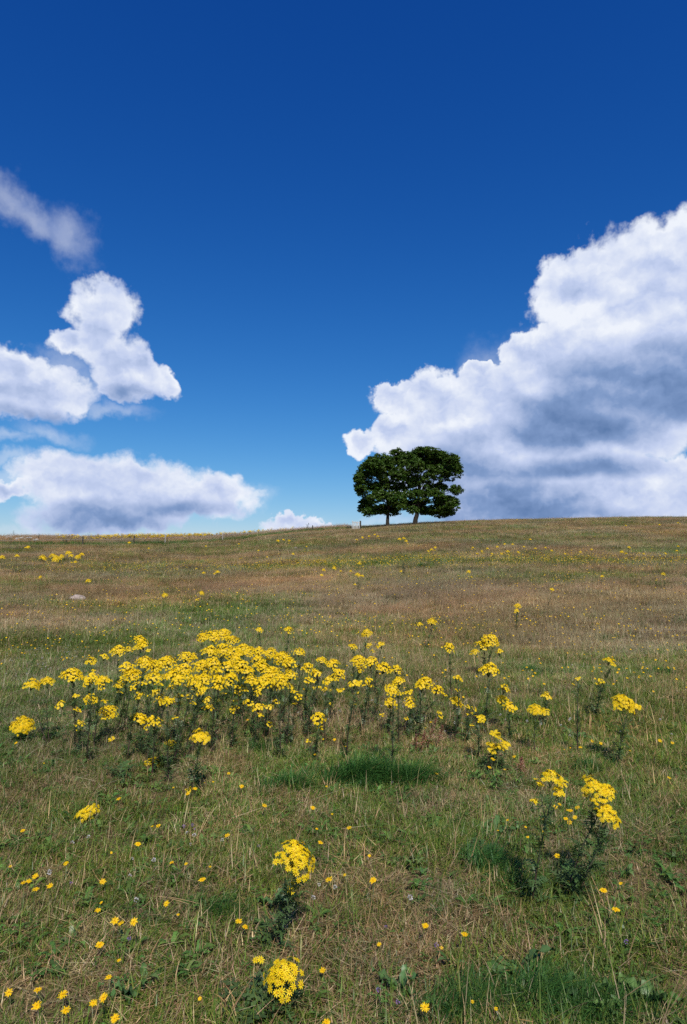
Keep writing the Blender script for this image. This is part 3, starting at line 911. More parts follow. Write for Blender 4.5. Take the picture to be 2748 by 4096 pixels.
POSTS = [(660, 2178, 1.0, MAT_WOOD_G, 'pale grey timber fence post where the wire fence turns uphill'),
         (890, 2166, 0.95, MAT_WOOD_G, 'grey fence post with a white insulator tag on the wire fence'),
         (535, 2181, 0.95, MAT_WOOD_D, 'dark timber fence post among tan grass below the yellow weeds'),
         (330, 2183, 0.9, MAT_WOOD_D, 'low dark fence post in the long green grass of the fence line'),
         (1250, 2126, 0.75, MAT_WOOD_D, 'short dark fence post on the rising fence line below the hurdle gate')]
tops = []
for i, (px, py, h, mt, lab) in enumerate(POSTS):
    h += 0.22
    g = ground_at(px, py)
    root = link('fence_post', None, loc=(g[0], g[1], g[2] - 0.1))
    tag(root, lab, 'fence post', 'posts of the wire fence')
    mb = MB(); tube(mb, [(0, 0, -0.1), (0.01, 0, h * 0.5), (0.02, 0, h + 0.04), (0.02, 0, h + 0.10)], [0.085, 0.082, 0.08, 0.05], 8)
    link('shaft', mb.mesh('shaft', [mt], True), root)
    if i < 2:
        mb = MB(); box(mb, -0.10, -0.09, h * 0.78, 0.2 if i else 0.1, 0.03, 0.05, bev=0.006); link('insulator', mb.mesh('insulator', [MAT_WOOD_W]), root)
    tops.append((g[0], g[1] - 0.09, g[2] - 0.1 + h * 0.78))
order = [3, 2, 0, 1, 4]
first = ground_at(-350, 2184)
mb = MB()
prev = np.array([first[0], first[1], first[2] + 0.6])
for j in order:
    q = np.array(tops[j]); m = (prev + q) / 2 - np.array([0, 0, 0.05])
    tube(mb, [prev, (prev + m) / 2 - np.array([0, 0, .03]), m, (m + q) / 2 - np.array([0, 0, .03]), q], [0.008] * 5, 4)
    prev = q
tag(link('fence_wire', mb.mesh('fence_wire', [MAT_WIRE])), 'thin grey wire strung between the far fence posts', 'wire')

def rock(name, px, py, w, h, seed, label):
    import bmesh
    g = ground_at(px, py)
    bm = bmesh.new(); bmesh.ops.create_icosphere(bm, subdivisions=4, radius=1.0)
    r = random.Random(seed); ox, oy = r.uniform(0, 50), r.uniform(0, 50)
    for v in bm.verts:
        p = v.co.copy()
        n = float(fbm(np.array([p.x * 1.3 + p.z * 0.7 + ox]), np.array([p.y * 1.3 + p.z * 0.9 + oy]), 4)[0]) - 0.5
        v.co = p * (1 + 0.55 * n)
        v.co.z = v.co.z * 0.95 if v.co.z > 0 else v.co.z * 0.5
        v.co.x *= w / 2; v.co.y *= w * 0.36; v.co.z *= h
    me = bpy.data.meshes.new(name); bm.to_mesh(me); bm.free()
    me.polygons.foreach_set('use_smooth', np.ones(len(me.polygons), bool)); me.materials.append(MAT_STONE)
    tag(link(name, me, loc=(g[0], g[1], g[2])), label, 'rock')
rock('boulder', 312, 2402, 0.66, 0.22, 5, 'rounded pinkish grey boulder half sunk in the grass')
rock('stone', 1184, 2197, 0.40, 0.22, 9, 'small tan stone lying on the upper slope')

# ------------------------------------------------------------------ ragwort
YEL = (0.90, 0.645, 0.008); DISC = (0.62, 0.36, 0.006)
STEMC = (0.028, 0.020, 0.016); STEMG = (0.045, 0.070, 0.024)
RLEAF = (0.064, 0.112, 0.034)

def flower_mb(r, petals=13, R=0.0115, simple=False):
    mb = MB(); t0 = r.uniform(0, 6.28)
    for k in range(petals):
        t = t0 + 2 * math.pi * k / petals + r.uniform(-.08, .08)
        ca, sa = math.cos(t), math.sin(t); L = R * r.uniform(0.88, 1.08); w = R * (0.15 if petals > 8 else 0.30); dz = r.uniform(-0.0018, 0.0012)
        def P(d, s, z): return (ca * d - sa * s, sa * d + ca * s, z)
        c = jit(YEL, 0.10, r)
        if simple:
            mb.add([P(0, 0, 0), P(L * .6, -w, dz * .5), P(L, 0, dz), P(L * .6, w, dz * .5)], [(0, 1, 2, 3)], c)
        else:
            mb.add([P(R * .22, -w * .55, 0), P(R * .22, w * .55, 0), P(L * .65, w, dz * .4 + .0006), P(L, w * .35, dz), P(L, -w * .35, dz), P(L * .65, -w, dz * .4 + .0006)], [(0, 5, 4, 3, 2, 1)], c)
    n = 6 if simple else 8
    d = R * 0.28
    V = [(d * math.cos(6.2832 * k / n), d * math.sin(6.2832 * k / n), 0.0006) for k in range(n)] + [(0, 0, R * 0.2)]
    mb.add(V, [(k, (k + 1) % n, n) for k in range(n)], DISC)
    if not simple:   # green involucre cup below
        V = [(d * math.cos(6.2832 * k / 6), d * math.sin(6.2832 * k / 6), -0.0002) for k in range(6)] + [(d * .5 * math.cos(6.2832 * k / 6), d * .5 * math.sin(6.2832 * k / 6), -R * .6) for k in range(6)]
        mb.add(V, [(k, 6 + k, 6 + (k + 1) % 6, (k + 1) % 6) for k in range(6)], STEMG)
    return mb

def ragwort_leaf_mb(r, L=0.11):
    """deeply cut, ragged pinnate leaf along +x, arching over"""
    mb = MB(); c = jit(RLEAF, 0.2, r); n = 6
    def spine(f):
        return np.array([L * f, 0, L * (0.38 * math.sin(f * 2.2) - 0.22 * f * f)])
    for i in range(n):
        a, b = spine(i / n), spine((i + 1) / n); w = 0.004 * L / 0.1
        mb.add([a + (0, w, 0), a - (0, w, 0), b - (0, w * .8, 0), b + (0, w * .8, 0)], [(0, 1, 2, 3)], c)
    for i in range(1, n + 1):
        p = spine(i / n); Wd = L * 0.30 * math.sin(math.pi * min(0.96, 0.22 + 0.74 * i / n)) * r.uniform(0.8, 1.2)
        for s in (-1, 1):
            fx = L * 0.10; dz = r.uniform(-.2, .15) * Wd
            V = [p - (fx * .35, 0, 0), p + (fx * .2, s * Wd * .45, dz * .4), p + (fx * .1, s * Wd * .75, dz), p + (fx * .9, s * Wd, dz * 1.2), p + (fx * 1.3, s * Wd * .62, dz), p + (fx * .9, s * Wd * .4, dz * .4), p + (fx * .5, 0, 0)]
            mb.add(V, [(0, 1, 5, 6), (1, 2, 4, 5), (2, 3, 4)], jit(c, 0.12, r))
    e = spine(1.0)
    mb.add([e - (0, L * .05, 0), e + (L * .13, 0, -L * .04), e + (0, L * .05, 0)], [(0, 1, 2)], c)
    return mb

_r = random.Random(77)
FLOWERS = [flower_mb(_r, random.Random(i).choice((9, 10, 11)), 0.0145) for i in range(5)]
FLOWER_ME = [f.mesh('flower', [MAT_PETAL]) for f in FLOWERS]
MINI = [flower_mb(_r, 7, 0.0125, True) for i in range(4)]
LEAVES = [ragwort_leaf_mb(_r) for i in range(6)]
LEAF_ME = [l.mesh('leaf', [MAT_LEAF]) for l in LEAVES]

def corymb_points(r, W, spacing=0.0205):
    """flower places on a lumpy dome of width W: (pos, normal), apex near the origin"""
    pts = []; subs = []
    R0 = W / 2; Hd = 0.42 * W
    def dome(x, y):
        d2 = min(1.0, (x * x + y * y) / (R0 * R0))
        return -Hd * d2
    ns = max(1, int((W / 0.046) ** 1.9))
    for _ in range(ns * 40):
        if len(subs) >= ns: break
        a = r.uniform(0, 6.28); d = max(0.0, R0 - 0.022) * math.sqrt(r.random())
        p = (d * math.cos(a), d * math.sin(a))
        if all((p[0] - q[0]) ** 2 + (p[1] - q[1]) ** 2 > 0.030 ** 2 for q in subs): subs.append(p)
    for (sx, sy) in subs:
        rs = min(R0, r.uniform(0.024, 0.036)); top = dome(sx, sy) + r.uniform(-0.02, 0.012)
        nsub = Vector((sx * 2 * Hd / (R0 * R0) * 0.8, sy * 2 * Hd / (R0 * R0) * 0.8, 1)).normalized()
        loc = []
        for _t in range(140):
            if len(loc) >= 20: break
            a = r.uniform(0, 6.28); d = rs * math.sqrt(r.random())
            p = (sx + d * math.cos(a), sy + d * math.sin(a))
            if all((p[0] - q[0][0]) ** 2 + (p[1] - q[0][1]) ** 2 > spacing ** 2 * r.uniform(.6, 1.1) for q in loc):
                z = top - 8.0 * d * d - (nsub.x * (p[0] - sx) + nsub.y * (p[1] - sy)) * 0.8 + r.uniform(-.005, .005)
                nr = (nsub + Vector((d * math.cos(a) * 12, d * math.sin(a) * 12, 0)) + Vector((r.gauss(0, .25), r.gauss(0, .25), 0))).normalized()
                loc.append((p, z, nr))
        pts += [(Vector((p[0], p[1], z)), nr) for p, z, nr in loc]
    return pts, subs

def orient(p, nr, spin, s=1.0):
    q = nr.to_track_quat('Z', 'Y')
    return Matrix.Translation(p) @ q.to_matrix().to_4x4() @ Matrix.Rotation(spin, 4, 'Z') @ Matrix.Diagonal((s, s, s, 1))

def stalks(mb, pts, subs, neck, r, rad=0.0009):
    nk = Vector((0, 0, -neck))
    tops = [Vector((sx * .6, sy * .6, -neck * 0.45)) for sx, sy in subs]
    for t in tops:
        tube(mb, [nk, nk.lerp(t, .5) + Vector((0, 0, .004)), t], [rad * 2.0, rad * 1.8, rad * 1.5], 4, STEMG)
    for p, nr in pts:
        t = min(tops, key=lambda q: (q - p).length)
        tube(mb, [t, t.lerp(p, .6), p - nr * 0.004], [rad, rad, rad], 3, STEMG, cap=False)

# far and middle distance flower heads: shared meshes in four widths, two of each
HEADS = {}
def head_mesh(w, r):
    key = min((0.05, 0.08, 0.115, 0.16, 0.22), key=lambda q: abs(q - w)); var = r.randint(0, 2)
    if (key, var) not in HEADS:
        rr = random.Random(int(key * 1000) * 7 + var); pts, subs = corymb_points(rr, key, 0.021)
        mb = MB(); stalks(mb, pts, subs, 0.5 * key + 0.03, rr, 0.0012)
        for p, nr in pts:
            mb.xform(rr.choice(MINI), orient(p, nr, rr.uniform(0, 6.28), rr.uniform(.9, 1.15)))
        HEADS[(key, var)] = mb.mesh('flower_head', [MAT_PETAL])
    return HEADS[(key, var)], key

def stem_curve(base, top, r, n=7, sway=0.02):
    b, t = Vector(base), Vector(top); L = (t - b).length
    o = Vector((r.gauss(0, sway), r.gauss(0, sway), 0)) * L
    return [b.lerp(t, i / n) + o * math.sin(math.pi * i / n) + Vector((0, 0, 0.03 * L * math.sin(math.pi * i / n))) for i in range(n + 1)]

def ragwort(base, heads, label, group, r, near=False, leaves=18, leaf_scale=1.0, red=0.7, nstem=None, leafy=(0.02, 0.9), up=(-.5, .25)):
    """base: ground point; heads: [(point, width)] in world space. One stem per head group; parts: stem, leaf, flower_head > flower"""
    root = link('ragwort_plant', None, loc=tuple(base))
    tag(root, label, 'wildflower', group)
    B = Vector(base)
    heads = sorted([(Vector(p) - B, w) for p, w in heads], key=lambda q: -q[1])
    nst = nstem or 1
    stems = []
    sm = MB()
    for k, (p, w) in enumerate(heads):
        if k < nst:
            foot = Vector((r.gauss(0, .012), r.gauss(0, .012), -0.02))
            neck = p - Vector((0, 0, 0.5 * w + 0.03))
            c = stem_curve(foot, neck, r)
            L = (neck - foot).length
            rads = [(0.0048 if near else 0.0062) * (1 - 0.55 * i / 7) * (0.7 + L * 0.6) for i in range(8)]
            cols = [tuple(a * (1 - i / 7) + b * (i / 7) for a, b in zip(jit((0.050, 0.018, 0.020) if r.random() < red else STEMC, .1, r), STEMG)) for i in range(8)]
            tube(sm, c, rads, 6, cols)
            stems.append(c)
        else:   # side branch
            c = min(stems, key=lambda q: (q[-1] - p).length)
            st = c[5] if p.z > c[5].z else c[max(1, int(7 * max(0.05, min(1, (p.z - 0.05) / max(c[-1].z, .01)))) - 1)]
            neck = p - Vector((0, 0, 0.5 * w + 0.02))
            tube(sm, [st, st.lerp(neck, .5) + Vector((0, 0, -0.01)), neck], [0.0026, 0.0022, 0.0018], 5, STEMG)
            stems.append([st.lerp(neck, i / 7) for i in range(8)])
    link('stem', sm.mesh('stem', [MAT_STEM], True), root)
    fol = MB()
    main = stems[:nst]
    for k in range(leaves):
        c = main[k % len(main)]
        f = r.uniform(*leafy); i = min(6, int(f * 7)); p = c[i].lerp(c[i + 1], f * 7 - i)
        s = leaf_scale * (1.25 - 0.55 * f) * r.uniform(.75, 1.2)
        m = Matrix.Translation(p) @ Matrix.Rotation(k * 2.4 + r.uniform(-.5, .5), 4, 'Z') @ Matrix.Rotation(r.uniform(*up), 4, 'Y') @ Matrix.Rotation(r.uniform(-.4, .4), 4, 'X') @ Matrix.Diagonal((s, s, s, 1))
        if near:
            o = link('leaf', LEAF_ME[k % 6], root); o.matrix_local = m
        else:
            fol.xform(LEAVES[k % 6], m)
    if not near and leaves:
        fo = link('foliage', fol.mesh('foliage', [MAT_LEAF]), root); fo['kind'] = 'stuff'
    for p, w in heads:
        tilt = Matrix.Rotation(r.uniform(.15, .6), 4, 'X') @ Matrix.Rotation(r.uniform(-.2, .4), 4, 'Y')
        if near:
            pts, subs = corymb_points(r, w)
            hm = MB(); stalks(hm, pts, subs, 0.5 * w + 0.03, r)
            h = link('flower_head', hm.mesh('flower_head', [MAT_STEM]), root)
            h.matrix_local = Matrix.Translation(p) @ tilt
            for q, nr in pts:
                fl = link('flower', r.choice(FLOWER_ME), h); fl.matrix_local = orient(q, nr, r.uniform(0, 6.28), r.uniform(.88, 1.12))
        else:
            me, key = head_mesh(w, r); s = w / key
            h = link('flower_head', me, root)
            h.matrix_local = Matrix.Translation(p) @ tilt @ Matrix.Rotation(r.uniform(0, 6.28), 4, 'Z') @ Matrix.Diagonal((s, s, s, 1))
    return root

R_ = random.Random(2024)
def D(x, y): return x * DS, y * DS
def hero(base_d, heads_d, label, dy=(0, 0), **kw):
    """base and heads given at photo places; the plant stands upright over its base"""
    g = ground_at(*D(*base_d)); hs = []
    for i, (hx, hy, w) in enumerate(heads_d):
        p = ray_at(*D(hx, hy), g[1] + kw.get('lean', 0.0) + 0.02 * (i % 3))
        hs.append((p, w * DS / FPX * p[1] * 1.12))
    kw.pop('lean', None)
    kw.setdefault('up', (-0.9, 0.1))
    return ragwort(g, hs, label, None, R_, near=True, **kw)

hero((632, 2172), [(684, 1935, 82), (662, 1968, 40), (664, 2022, 30)], 'tall single stemmed ragwort with two stacked yellow flower heads and purple stem', leaves=40, leaf_scale=0.75, leafy=(0.05, 1.0))
hero((613, 2334), [(642, 2212, 80), (592, 2188, 16)], 'short stocky ragwort with one dense round yellow head low over dark leaves', leaves=26, leaf_scale=1.05, leafy=(0.0, 0.7))
hero((1206, 2070), [(1262, 1762, 44), (1285, 1775, 30), (1233, 1781, 26), (1275, 1800, 22), (1218, 1830, 12)], 'straight tall ragwort with dark stem beside the two leaning ragwort stems', leaves=44, leaf_scale=0.7)
hero((1284, 2046), [(1352, 1775, 44), (1380, 1795, 44), (1340, 1812, 26)], 'ragwort leaning over with the largest flat yellow head of the leafy pair', leaves=46, leaf_scale=0.75)
hero((1312, 2062), [(1390, 1848, 52), (1370, 1828, 26), (1412, 1868, 20)], 'leafy leaning ragwort whose yellow head hangs lower than its neighbour', leaves=48, leaf_scale=0.8)
hero((193, 1884), [(190, 1850, 36), (212, 1842, 26), (188, 1868, 26)], 'very short ragwort with a round yellow head almost on the turf', leaves=12, leaf_scale=0.7)
hero((424, 1822), [(455, 1668, 44), (432, 1800, 12)], 'single ragwort with a compact yellow head on a dark bare lower stem', leaves=26, leaf_scale=0.85, leafy=(0.25, 0.95))
hero((372, 1752), [(351, 1730, 34), (386, 1692, 26), (398, 1706, 18)], 'low ragwort in a bright green leafy clump with a leaning yellow head', leaves=34, leaf_scale=1.0, leafy=(0.0, 0.6))
hero((48, 1698), [(55, 1642, 46), (32, 1650, 28)], 'wide flat ragwort head over a dark leafy clump by the purple stalks', leaves=30, leaf_scale=1.0, leafy=(0.0, 0.7))
hero((112, 1702), [(78, 1552, 36), (105, 1550, 32)], 'tall ragwort on two bare purple stalks with paired flat heads', leaves=20, leaf_scale=0.8, nstem=2, leafy=(0.3, 0.95), red=1.0)
hero((1405, 1750), [(1430, 1592, 50), (1445, 1608, 34), (1410, 1596, 18)], 'upright ragwort with one broad yellow head on a thick dark stem', leaves=30, leaf_scale=0.9)
hero((1356, 1642), [(1395, 1500, 26), (1370, 1550, 16), (1366, 1560, 10)], 'slender ragwort leaning with feathery dark foliage and a small yellow head', leaves=40, leaf_scale=0.85)
hero((1130, 1765), [(1135, 1672, 26), (1122, 1698, 26), (1155, 1695, 26), (1140, 1700, 20), (1098, 1634, 16)], 'bushy green ragwort with several small scattered yellow heads', leaves=30, leaf_scale=1.0, nstem=3)
hero((1222, 1722), [(1222, 1613, 34), (1240, 1618, 22)], 'thin bare stalked ragwort with a small flat head beside broad dark leaves', leaves=12, leaf_scale=0.7, leafy=(0.4, 0.95))

# the dense clump and its neighbours: (head x, head y, width) in photo places
CLUMP = [(167, 1525, 50), (208, 1502, 22), (212, 1540, 30), (232, 1548, 34), (270, 1475, 34), (322, 1452, 30), (325, 1465, 26), (300, 1530, 40), (330, 1500, 40), (350, 1535, 40), (380, 1500, 46), (395, 1530, 40),
         (420, 1518, 44), (440, 1550, 30), (430, 1490, 36), (465, 1508, 40), (470, 1540, 34), (460, 1447, 30), (490, 1440, 40), (515, 1437, 36), (532, 1452, 30), (480, 1475, 36), (505, 1470, 40), (530, 1480, 40), (555, 1470, 40),
         (575, 1477, 36), (545, 1505, 40), (520, 1512, 36), (560, 1520, 34), (592, 1480, 30), (600, 1510, 38), (622, 1480, 34), (642, 1490, 40), (657, 1503, 34), (625, 1522, 40), (610, 1543, 36), (642, 1545, 36), (662, 1532, 34),
         (682, 1480, 28), (455, 1556, 24), (383, 1596, 26), (345, 1512, 34), (410, 1545, 30), (500, 1545, 40), (530, 1540, 34), (575, 1545, 28), (490, 1505, 34), (310, 1560, 22), (360, 1560, 24), (290, 1515, 28), (585, 1500, 30)]
FRINGE = [(245, 1612, 44), (205, 1590, 26), (182, 1646, 18), (322, 1632, 40), (345, 1638, 40), (268, 1563, 18), (555, 1566, 22), (590, 1610, 26), (535, 1610, 18), (672, 1605, 18), (728, 1632, 30), (592, 1432, 18), (660, 1432, 22),
          (702, 1515, 30), (720, 1532, 30), (738, 1500, 26), (762, 1508, 34), (772, 1530, 30), (750, 1548, 24), (715, 1552, 20), (745, 1570, 20), (700, 1545, 18)]
RIGHT = [(835, 1438, 26), (808, 1470, 24), (868, 1468, 20), (820, 1497, 40), (850, 1502, 36), (880, 1512, 40), (905, 1520, 26), (908, 1545, 30), (897, 1565, 36), (812, 1556, 26), (815, 1580, 16), (893, 1597, 34), (937, 1595, 28), (840, 1545, 20),
         (1045, 1595, 36), (1066, 1612, 14), (1047, 1545, 22), (1027, 1470, 30), (987, 1411, 26), (1105, 1462, 34), (1125, 1450, 40), (1118, 1515, 44), (1162, 1608, 30), (1090, 1635, 18), (1248, 1582, 24), (1182, 1378, 18), (1180, 1390, 12),
         (960, 1560, 30), (1320, 1545, 10)]

def solo(hd, h, label, group, r, leaves, base_d=None, extra=0):
    hx, hy, w = hd
    if base_d is not None:
        g = ground_at(*D(*base_d)); p = ray_at(*D(hx, hy), g[1])
    else:
        g0 = ground_at(*D(hx, hy), above=h); p = ray_at(*D(hx, hy), g0[1])
        bx = p[0] - r.uniform(-0.03, 0.14) * h / 0.6; by = p[1] + r.uniform(-0.06, 0.06)
        g = np.array([bx, by, gz1(bx, by)])
    w0 = w * DS / FPX * p[1] * (1.14 if extra > 1 else 1.08) * (0.85 if p[1] > 25 else 1)
    hs = [(p, w0)]
    for _ in range(extra):
        ww = w0 * r.uniform(.35, .6)
        hs.append((p + np.array([r.uniform(-1.0, 1.0) * w0, r.uniform(-.5, .5) * w0, -r.uniform(.2, 1.5) * w0 - 0.01]), ww))
    return ragwort(g, hs, label, group, r, leaves=leaves * 2, leaf_scale=0.62, leafy=(0.08, 0.97), up=(-1.1, -0.1))

def size_word(w):
    return 'narrow headed' if w < 24 else 'medium headed' if w < 30 else 'full headed' if w < 36 else 'broad headed' if w < 40 else 'very broad headed'
for hd in CLUMP:
    hh = R_.uniform(0.58, 0.72)
    row = 'at the back of' if hd[1] < 1478 else 'amid' if hd[1] < 1528 else 'fronting'
    side = 'towards the paired purple stalks' if hd[0] < 440 else 'under its peak' if hd[0] < 580 else 'towards the drooping comet head'
    solo(hd, hh, '%s ragwort %s the dense mass, %s' % (size_word(hd[2]), row, side), 'ragworts massed in the dense clump', R_, 16, extra=R_.randint(2, 3))
for hd in FRINGE:
    low = hd[1] > 1560
    side = 'before the dense mass' if low else 'behind the dense mass' if hd[1] < 1440 else 'between the dense mass and the straw grass'
    solo(hd, R_.uniform(0.26, 0.4) if low else R_.uniform(0.5, 0.65), '%s ragwort with few leaves standing loose %s' % (size_word(hd[2]), side), 'ragworts fringing the dense clump', R_, 12, extra=R_.randint(0, 2))
for hd in RIGHT:
    low = 1570 < hd[1]
    side = 'in the straw grass next to the dense mass' if hd[0] < 950 else 'near the drooping comet headed ragwort' if hd[0] < 1075 else 'in thin grass near the slender feathery ragwort'
    hgt = 'low' if low else 'tall'
    solo(hd, R_.uniform(0.32, 0.42) if low else R_.uniform(0.5, 0.68), '%s %s ragwort %s' % (hgt, size_word(hd[2]), side), 'scattered ragworts beside the dense clump', R_, 14, extra=R_.randint(0, 2))
g = ground_at(*D(940, 1662))
ragwort(g, [(ray_at(*D(972, 1545), g[1]), 0.20), (ray_at(*D(1000, 1568), g[1] + .03), 0.13), (ray_at(*D(1015, 1585), g[1]), 0.09)], 'large dark stemmed ragwort with a drooping comet shaped yellow head', None, R_, leaves=34, nstem=2)
g = ground_at(*D(816, 1352))
ragwort(g, [(ray_at(*D(818, 1308), g[1]), 0.26), (ray_at(*D(828, 1312), g[1]), 0.18), (ray_at(*D(810, 1332), g[1]), 0.12)], 'lone thick ragwort standing up from tan grass halfway up the slope', None, R_, leaves=46)

# ragworts farther up the slope
FAR = [(5, 1268, 16), (38, 1265, 14), (65, 1246, 12), (100, 1268, 24), (118, 1264, 18), (128, 1270, 24), (142, 1266, 16), (155, 1258, 18), (163, 1265, 14), (178, 1268, 16), (186, 1262, 14), (92, 1315, 10), (200, 1322, 16), (172, 1280, 10),
       (462, 1350, 14), (375, 1354, 16), (465, 1305, 10), (495, 1302, 14), (670, 1262, 9), (740, 1298, 12), (763, 1293, 14), (735, 1310, 10), (820, 1283, 12), (800, 1302, 8), (778, 1302, 8), (1070, 1302, 12), (1260, 1342, 12), (1375, 1313, 10),
       (913, 1228, 10), (922, 1226, 10), (927, 1232, 10), (843, 1222, 8), (828, 1225, 8), (855, 1218, 8), (862, 1222, 8), (815, 1230, 8), (985, 1252, 10), (993, 1247, 10), (978, 1256, 8), (1210, 1229, 8), (1160, 1256, 10), (1183, 1258, 10), (1196, 1246, 8),
       (1100, 1256, 8), (1112, 1250, 8), (1123, 1262, 8), (1135, 1246, 8), (1145, 1262, 8), (1170, 1240, 8), (1090, 1262, 8), (1080, 1248, 8), (1152, 1240, 8), (1222, 1250, 8), (1245, 1248, 8), (1260, 1255, 8), (1420, 1257, 12), (1437, 1247, 10),
       (1470, 1262, 8), (1515, 1308, 12), (1520, 1262, 8), (1545, 1255, 9), (1548, 1245, 8), (1430, 1262, 8), (1350, 1252, 8), (1325, 1258, 8), (1290, 1262, 8), (1505, 1196, 7), (1548, 1192, 6), (1428, 1198, 6), (1180, 1185, 5),
       (635, 1232, 10), (648, 1230, 8), (660, 1232, 8), (545, 1240, 6), (590, 1255, 6), (610, 1270, 6), (915, 1302, 8), (470, 1245, 6), (340, 1250, 6), (295, 1236, 10), (700, 1246, 6)]
MARKS = [((312, 2402), 'near the boulder'), ((1424, 2116), 'on the slope under the hurdle gate'), ((1660, 2110), 'on the slope under the two trees'), ((1436, 2340), 'around the lone thick ragwort'), ((200, 2200), 'in the gathering below the white umbels'),
         ((760, 2190), 'below the pale fence posts'), ((1615, 2275), 'close to the grey green thistle'), ((2000, 2200), 'in the thin crowd on the open rise beyond the thistle'), ((2600, 2180), 'on the bare brow of the hill')]
def landmark(px, py):
    return min(MARKS, key=lambda m: ((m[0][0] - px) / 1.0) ** 2 + ((m[0][1] - py) * 2.5) ** 2)[1]
for hd in FAR:
    hh = R_.uniform(0.5, 0.75)
    where = landmark(hd[0] * DS, hd[1] * DS)
    solo(hd, hh, '%s %s headed distant ragwort %s' % ('tall' if hh > 0.62 else 'short', 'tiny' if hd[2] < 9 else 'small' if hd[2] < 14 else 'wide', where), 'ragworts dotted over the upper slope', R_, 7, extra=R_.randint(0, 1))

# ------------------------------------------------------------------ hawkbits: single yellow flowers on thin stems
HYEL = (0.90, 0.57, 0.006)
def hawkbit_head_mb(r, R=0.0150, n=20, rings=2):
    mb = MB()
    for ring in range(rings):
        rr = R * (1 - 0.38 * ring); m = n - 7 * ring
        for k in range(m):
            t = 6.2832 * k / m + r.uniform(-.1, .1); ca, sa = math.cos(t), math.sin(t); L = rr * r.uniform(.8, 1.2); w = rr * 0.135; z = 0.002 * ring + r.uniform(-.001, .002)
            P = lambda d, q, zz: (ca * d - sa * q, sa * d + ca * q, zz)
            mb.add([P(0, 0, 0.001 * ring), P(L * .5, -w, z), P(L, -w * .8, z + r.uniform(-.002, .002)), P(L, w * .8, z + r.uniform(-.002, .002)), P(L * .5, w, z)], [(0, 1, 2, 3, 4)], jit(HYEL, .1, r))
    V = [(R * .16 * math.cos(1.0472 * k), R * .16 * math.sin(1.0472 * k), 0.004) for k in range(6)] + [(0, 0, 0.007)]
    mb.add(V, [(k, (k + 1) % 6, 6) for k in range(6)], (0.70, 0.36, 0.005))
    V = [(R * .25 * math.cos(1.0472 * k), R * .25 * math.sin(1.0472 * k), -0.0006) for k in range(6)] + [(0.0015 * math.cos(1.0472 * k), 0.0015 * math.sin(1.0472 * k), -0.011) for k in range(6)]
    mb.add(V, [(k, 6 + k, 6 + (k + 1) % 6, (k + 1) % 6) for k in range(6)], STEMG)
    return mb
_r = random.Random(5)
HK = [hawkbit_head_mb(_r, n=_r.choice((13, 14, 16))) for _ in range(5)]
HK_ME = [h.mesh('flower_head', [MAT_PETAL]) for h in HK]
HERO_MARKS = [((1110, 3815), 'beside the tall purple stemmed ragwort'), ((1090, 4010), 'by the short stocky ragwort'), ((2150, 3600), 'among the leaning ragwort pair'), ((340, 3300), 'around the very short ragwort'),
              ((745, 3190), 'near the compact headed ragwort with bare stem'), ((650, 3050), 'by the low bright green ragwort'), ((90, 2970), 'near the ragwort on paired purple stalks'), ((2460, 3060), 'near the upright broad headed ragwort'),
              ((1980, 3090), 'by the bushy ragwort of scattered heads'), ((1450, 3110), 'near the lush dark tussock'), ((2300, 3990), 'near the big dock leaves'), ((250, 3700), 'in the open turf scattered with hawkbits'), ((1700, 3650), 'in the plain turf before the leaning ragworts')]
def hawkbit(px, py, h, r, where=None, closed=False):
    g = ground_at(px, py, above=h); p = ray_at(px, py, g[1])
    bx = g[0] + r.gauss(0, .02); by = g[1] + r.gauss(0, .02); bz = gz1(bx, by)
    root = link('hawkbit', None, loc=(bx, by, bz))
    if where is None:
        m = min(HERO_MARKS, key=lambda q: (q[0][0] - px) ** 2 + (2 * (q[0][1] - py)) ** 2); where = m[1]
    tag(root, ('half open orange yellow hawkbit bud ' if closed else 'single yellow hawkbit flower ') + where, 'wildflower', 'hawkbits in the turf')
    top = Vector((p[0] - bx, p[1] - by, p[2] - bz))
    mb = MB(); mid = top * 0.5 + Vector((r.gauss(0, .008), r.gauss(0, .008), 0))
    tilt = Matrix.Rotation(r.uniform(.1, .75), 4, 'X') @ Matrix.Rotation(r.uniform(-.35, .35), 4, 'Y')
    nrm = tilt @ Vector((0, 0, 1))
    tube(mb, [(0, 0, -0.01), mid, top - nrm * 0.010], [0.0016, 0.0014, 0.0013], 4, jit((0.10, 0.11, 0.04), .2, r))
    link('stem', mb.mesh('stem', [MAT_STEM]), root)
    s_ = r.uniform(.82, 1.12) * (0.55 if closed else 1)
    hd = link('flower_head', r.choice(HK_ME), root)
    hd.matrix_local = Matrix.Translation(top) @ tilt @ Matrix.Rotation(r.uniform(0, 6.28), 4, 'Z') @ Matrix.Diagonal((s_, s_, s_, 1))

